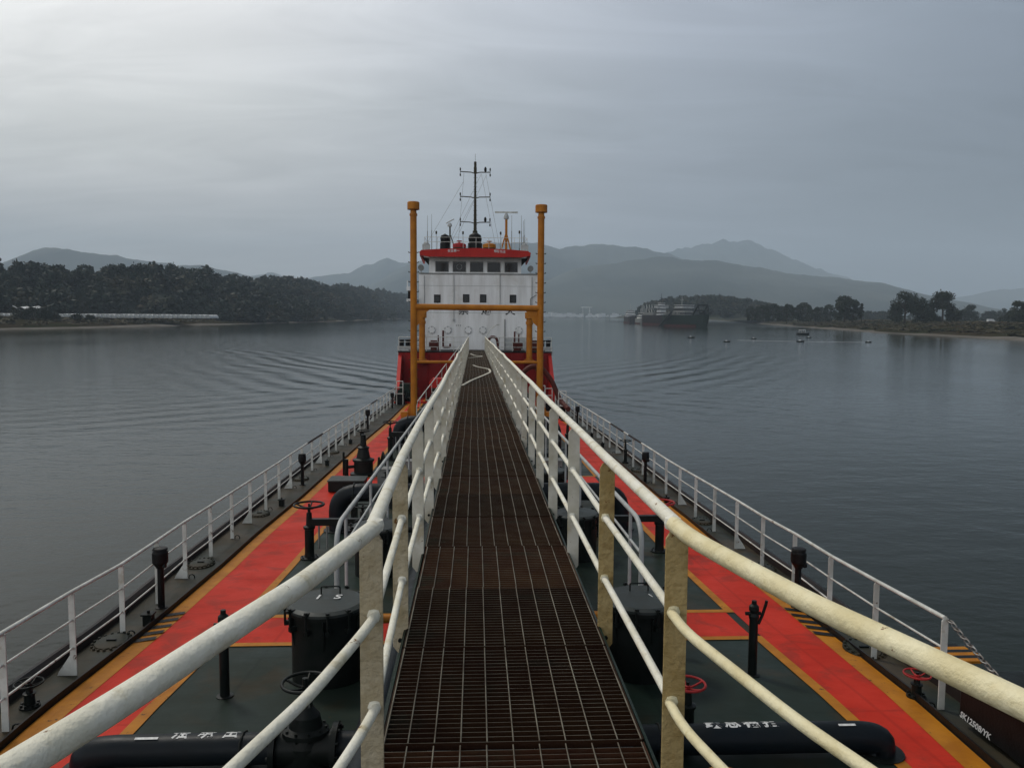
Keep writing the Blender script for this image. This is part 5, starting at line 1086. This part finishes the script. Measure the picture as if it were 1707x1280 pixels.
for k in range(6): m_.cyl((-6-1.5*k, -7.3-0.23*k, 9.4-1.55*k), (-6-1.2*k, -7.5-0.2*k, 7.0-1.1*k), 0.12)
m_.build('suction_arm', M['dark'], v1, rel=True)
m_ = MB()
for k in range(8): m_.cyl((-14+1.8*k, -5.4, 7.2), (-14+1.8*k, -5.4, 8.4+0.8*(k % 3)), 0.14)
for k in range(6): m_.cbox(-13+2.2*k, -4.4+(k % 3), 8.2, 1.6, 1.4, 2.0+0.6*(k % 2))
m_.cyl((-14, -5.4, 8.3), (-1, -5.4, 8.3), 0.1); m_.build('deck_gear', M['grey'], v1, rel=True)
m_ = MB(); m_.cyl((14.5, 0, 8), (14.5, 0, 11), 0.12); m_.cbox(13, 0, 8.6, 2.4, 3, 1.2); m_.build('windlass', M['dark'], v1, rel=True)
v2 = vessel('cargo_ship', 'dark hulled cargo ship with a white stern house left of the dredger', (137.6, 575, 0), R_(-62), 27, 10, 7.4, 'hull')
z = house(v2, 4, 8, 5, 7.4, [(1, 0.6, 2.6), (0.9, 0.6, 2.6), (0.9, 1.3, 1.8), (0.6, 0.5, 1.5)], 'poly')
m_ = MB(); m_.cyl((4, 0, z), (4, 0, z+7), 0.25, 0.1); m_.cyl((4, -1.6, z+3.5), (4, 1.6, z+3.5), 0.12); m_.build('mast', M['dark'], v2, rel=True)
m_ = MB()
for x in (-11.5, -8.5, -5.5): m_.cyl((x, -1, 7.6), (x, -1, 15.5), 0.16); m_.cyl((x, -1, 14.5), (x+2.6, 0, 9), 0.08)
m_.build('derrick', M['farwhite'], v2, rel=True)
m_ = MB(); m_.box(-12, -4.0, 7.2, -1, 4.0, 8.8); m_.box(-11.4, -3.4, 8.8, -1.6, 3.4, 9.4); m_.build('hatch_coaming', M['grey'], v2, rel=True)
v3 = vessel('coaster', 'small dark coaster with a white bridge, leftmost of the moored ships', (150.2, 735, 0), R_(-86), 26, 9.0, 6.0, 'hull')
z = house(v3, -3, 8.5, 7, 6.0, [(1, 1, 2.2), (0.8, 0.85, 2.2), (0.6, 0.6, 1.4)], 'poly')
m_ = MB(); m_.cyl((-3, 0, z), (-3, 0, z+6), 0.2, 0.1); m_.cyl((5, 2, 7), (5, 2, 13), 0.15); m_.build('mast', M['greyw'], v3, rel=True)
v4 = vessel('green_barge', 'pale green barge with thin masts between coaster and cargo ship', (143.3, 655, 0), R_(-82), 16, 8, 4.6, 'grey')
m_ = MB()
for x, h in ((-6, 13), (-3.5, 14.5), (-1, 17), (2, 15.5), (5, 13)): m_.cyl((x, 1, 5.5), (x, 1, h), 0.14)
m_.build('mast', M['farwhite'], v4, rel=True)
house(v4, 0, 6, 9, 4.6, [(1, 1, 2.5), (0.4, 0.8, 2)], 'farwhite')
# floats and workboats on the river
def small_boat(label, px, D, Lb, cabin, rz, grp, hm='dark', nm='workboat', cat='boat'):
    x = PXL(px)*D; t = thing(nm, label, cat, (x, D, 0), grp, rz, ship=False)
    hull_mesh(Lb, Lb*0.36, Lb*0.14, Lb*0.05, -0.1).build('hull', M[hm], t, rel=True)
    if cabin:
        m_ = MB(); m_.box(-Lb*0.3, -Lb*0.14, Lb*0.34, Lb*0.1, Lb*0.14, Lb*0.38)
        for a in (-0.28, 0.08):
            for c in (-0.13, 0.13): m_.cyl((Lb*a, Lb*c, Lb*0.1), (Lb*a, Lb*c, Lb*0.35), 0.06)
        m_.build('canopy', M['poly'], t, rel=True)
        m_ = MB(); m_.box(-Lb*0.12, -Lb*0.1, Lb*0.13, Lb*0.05, Lb*0.1, Lb*0.25); m_.build('cabin', M['grey'], t, rel=True)
    else:
        m_ = MB(); m_.lathe([(Lb*0.14, Lb*0.1), (Lb*0.13, Lb*0.2), (0, Lb*0.26)], (-Lb*0.1, 0, 0), 10); m_.build('drum', M['poly'], t, rel=True)
small_boat('open workboat with a pale canopy off the right bank', 1340, 285, 5.0, True, 0.2, 'small craft on the river')
G = 'small floats lying on the river'
for px, D, lb, s in ((1153, 236, 'dark and white float nearest the dredger', 2.2), (1213, 199, 'small white float below the dredger, lowest in the picture', 1.8), (1258, 228, 'small dark float midway between dredger and workboat', 1.7), (1336, 203, 'dark float under the workboat at the left end of the pale line', 2.2), (1350, 243, 'white float right under the workboat', 1.7), (1450, 201, 'dark float at the right end of the pale line', 1.7)):
    small_boat(lb, px, D, s, False, 0.15, G, nm='mooring_float', cat='float')
m_ = MB(); m_.tube([(PXL(1230)*215, 215, 0.03), (PXL(1336)*206, 206, 0.03), (PXL(1450)*202.5, 202.5, 0.03)], 0.016, 5)
wsingle(m_, 'floating_line', M['poly'], 'long pale line floating between the two lowest dark floats', 'rope', (PXL(1336)*206, 206, 0))
# white car on the bank
t = thing('parked_van', 'tiny white van parked on the right bank between pale trees', 'van', (PXL(1653)*470, 470, 4.3), ship=False)
m_ = MB(); m_.prism([(-2.2, 0.4), (2.2, 0.4), (2.2, 1.1), (1.6, 1.3), (1.0, 2.0), (-2.2, 2.0)], 'y', -0.9, 0.9); m_.build('body', M['poly'], t, rel=True)
for x in (-1.4, 1.4):
    for y in (-0.85, 0.75): m_ = MB(); m_.cyl((x, y, 0.35), (x, y+0.12, 0.35), 0.35, n=12); m_.build('wheel', M['black'], t, rel=True)
# far town
t = thing('gantry_crane', 'large pale gantry crane rising over the far shipyard', 'crane', (PXL(974)*2500, 2450, 1), ship=False)
for x in (-13, 9):
    m_ = MB(); m_.cyl((x-2, 0, 0), (x, 0, 31), 0.6); m_.cyl((x+3, 0, 0), (x, 0, 31), 0.6); m_.build('leg', M['farwhite'], t, rel=True)
m_ = MB(); m_.box(-19, -2, 31, 17, 2, 33.5); m_.build('girder', M['farwhite'], t, rel=True)
bp_ = None; rb = random.Random(9)
for i in range(64):
    px = rb.choice([rb.uniform(905, 950), rb.uniform(950, 1040)])
    if bp_ is None:
        t = thing('far_building', 'tiny pale building in the hazy town on the far shore', 'building', (0, 0, 0), 'buildings of the far town', ship=False)
        m_ = MB(); m_.box(-7, -5, 0, 7, 5, 11); m_.build('wall', M['poly'], t, rel=True)
        m_ = MB(); m_.prism([(-7.5, 11), (7.5, 11), (0, 13)], 'y', -5.4, 5.4); m_.build('roof', M['grey'], t, rel=True); bp_ = t; o = t
    else: o = copy_tree(bp_)
    D = rb.uniform(2403, 2450); place(o, (PXL(px)*D, D, 1+(D-2400)*0.06), rb.uniform(-0.4, 0.4), False, rb.uniform(0.35, 1.15))
# ------------------------------------------------------------------ haze
hm_ = bpy.data.materials.new('haze'); hm_.use_nodes = True; t_ = hm_.node_tree; t_.nodes.clear()
pv_ = N(t_, 'ShaderNodeVolumePrincipled', inp={'Density': 0.00019, 'Anisotropy': 0.0}); pv_.inputs['Color'].default_value = (0.73, 0.87, 1.0, 1)
oo = N(t_, 'ShaderNodeOutputMaterial'); L(t_, pv_.outputs[0], oo.inputs['Volume'])
m_ = MB(); m_.box(-6800, -620, -9, 6800, 8100, 760)
hz = m_.build('haze', hm_); tag(hz, kind='stuff')
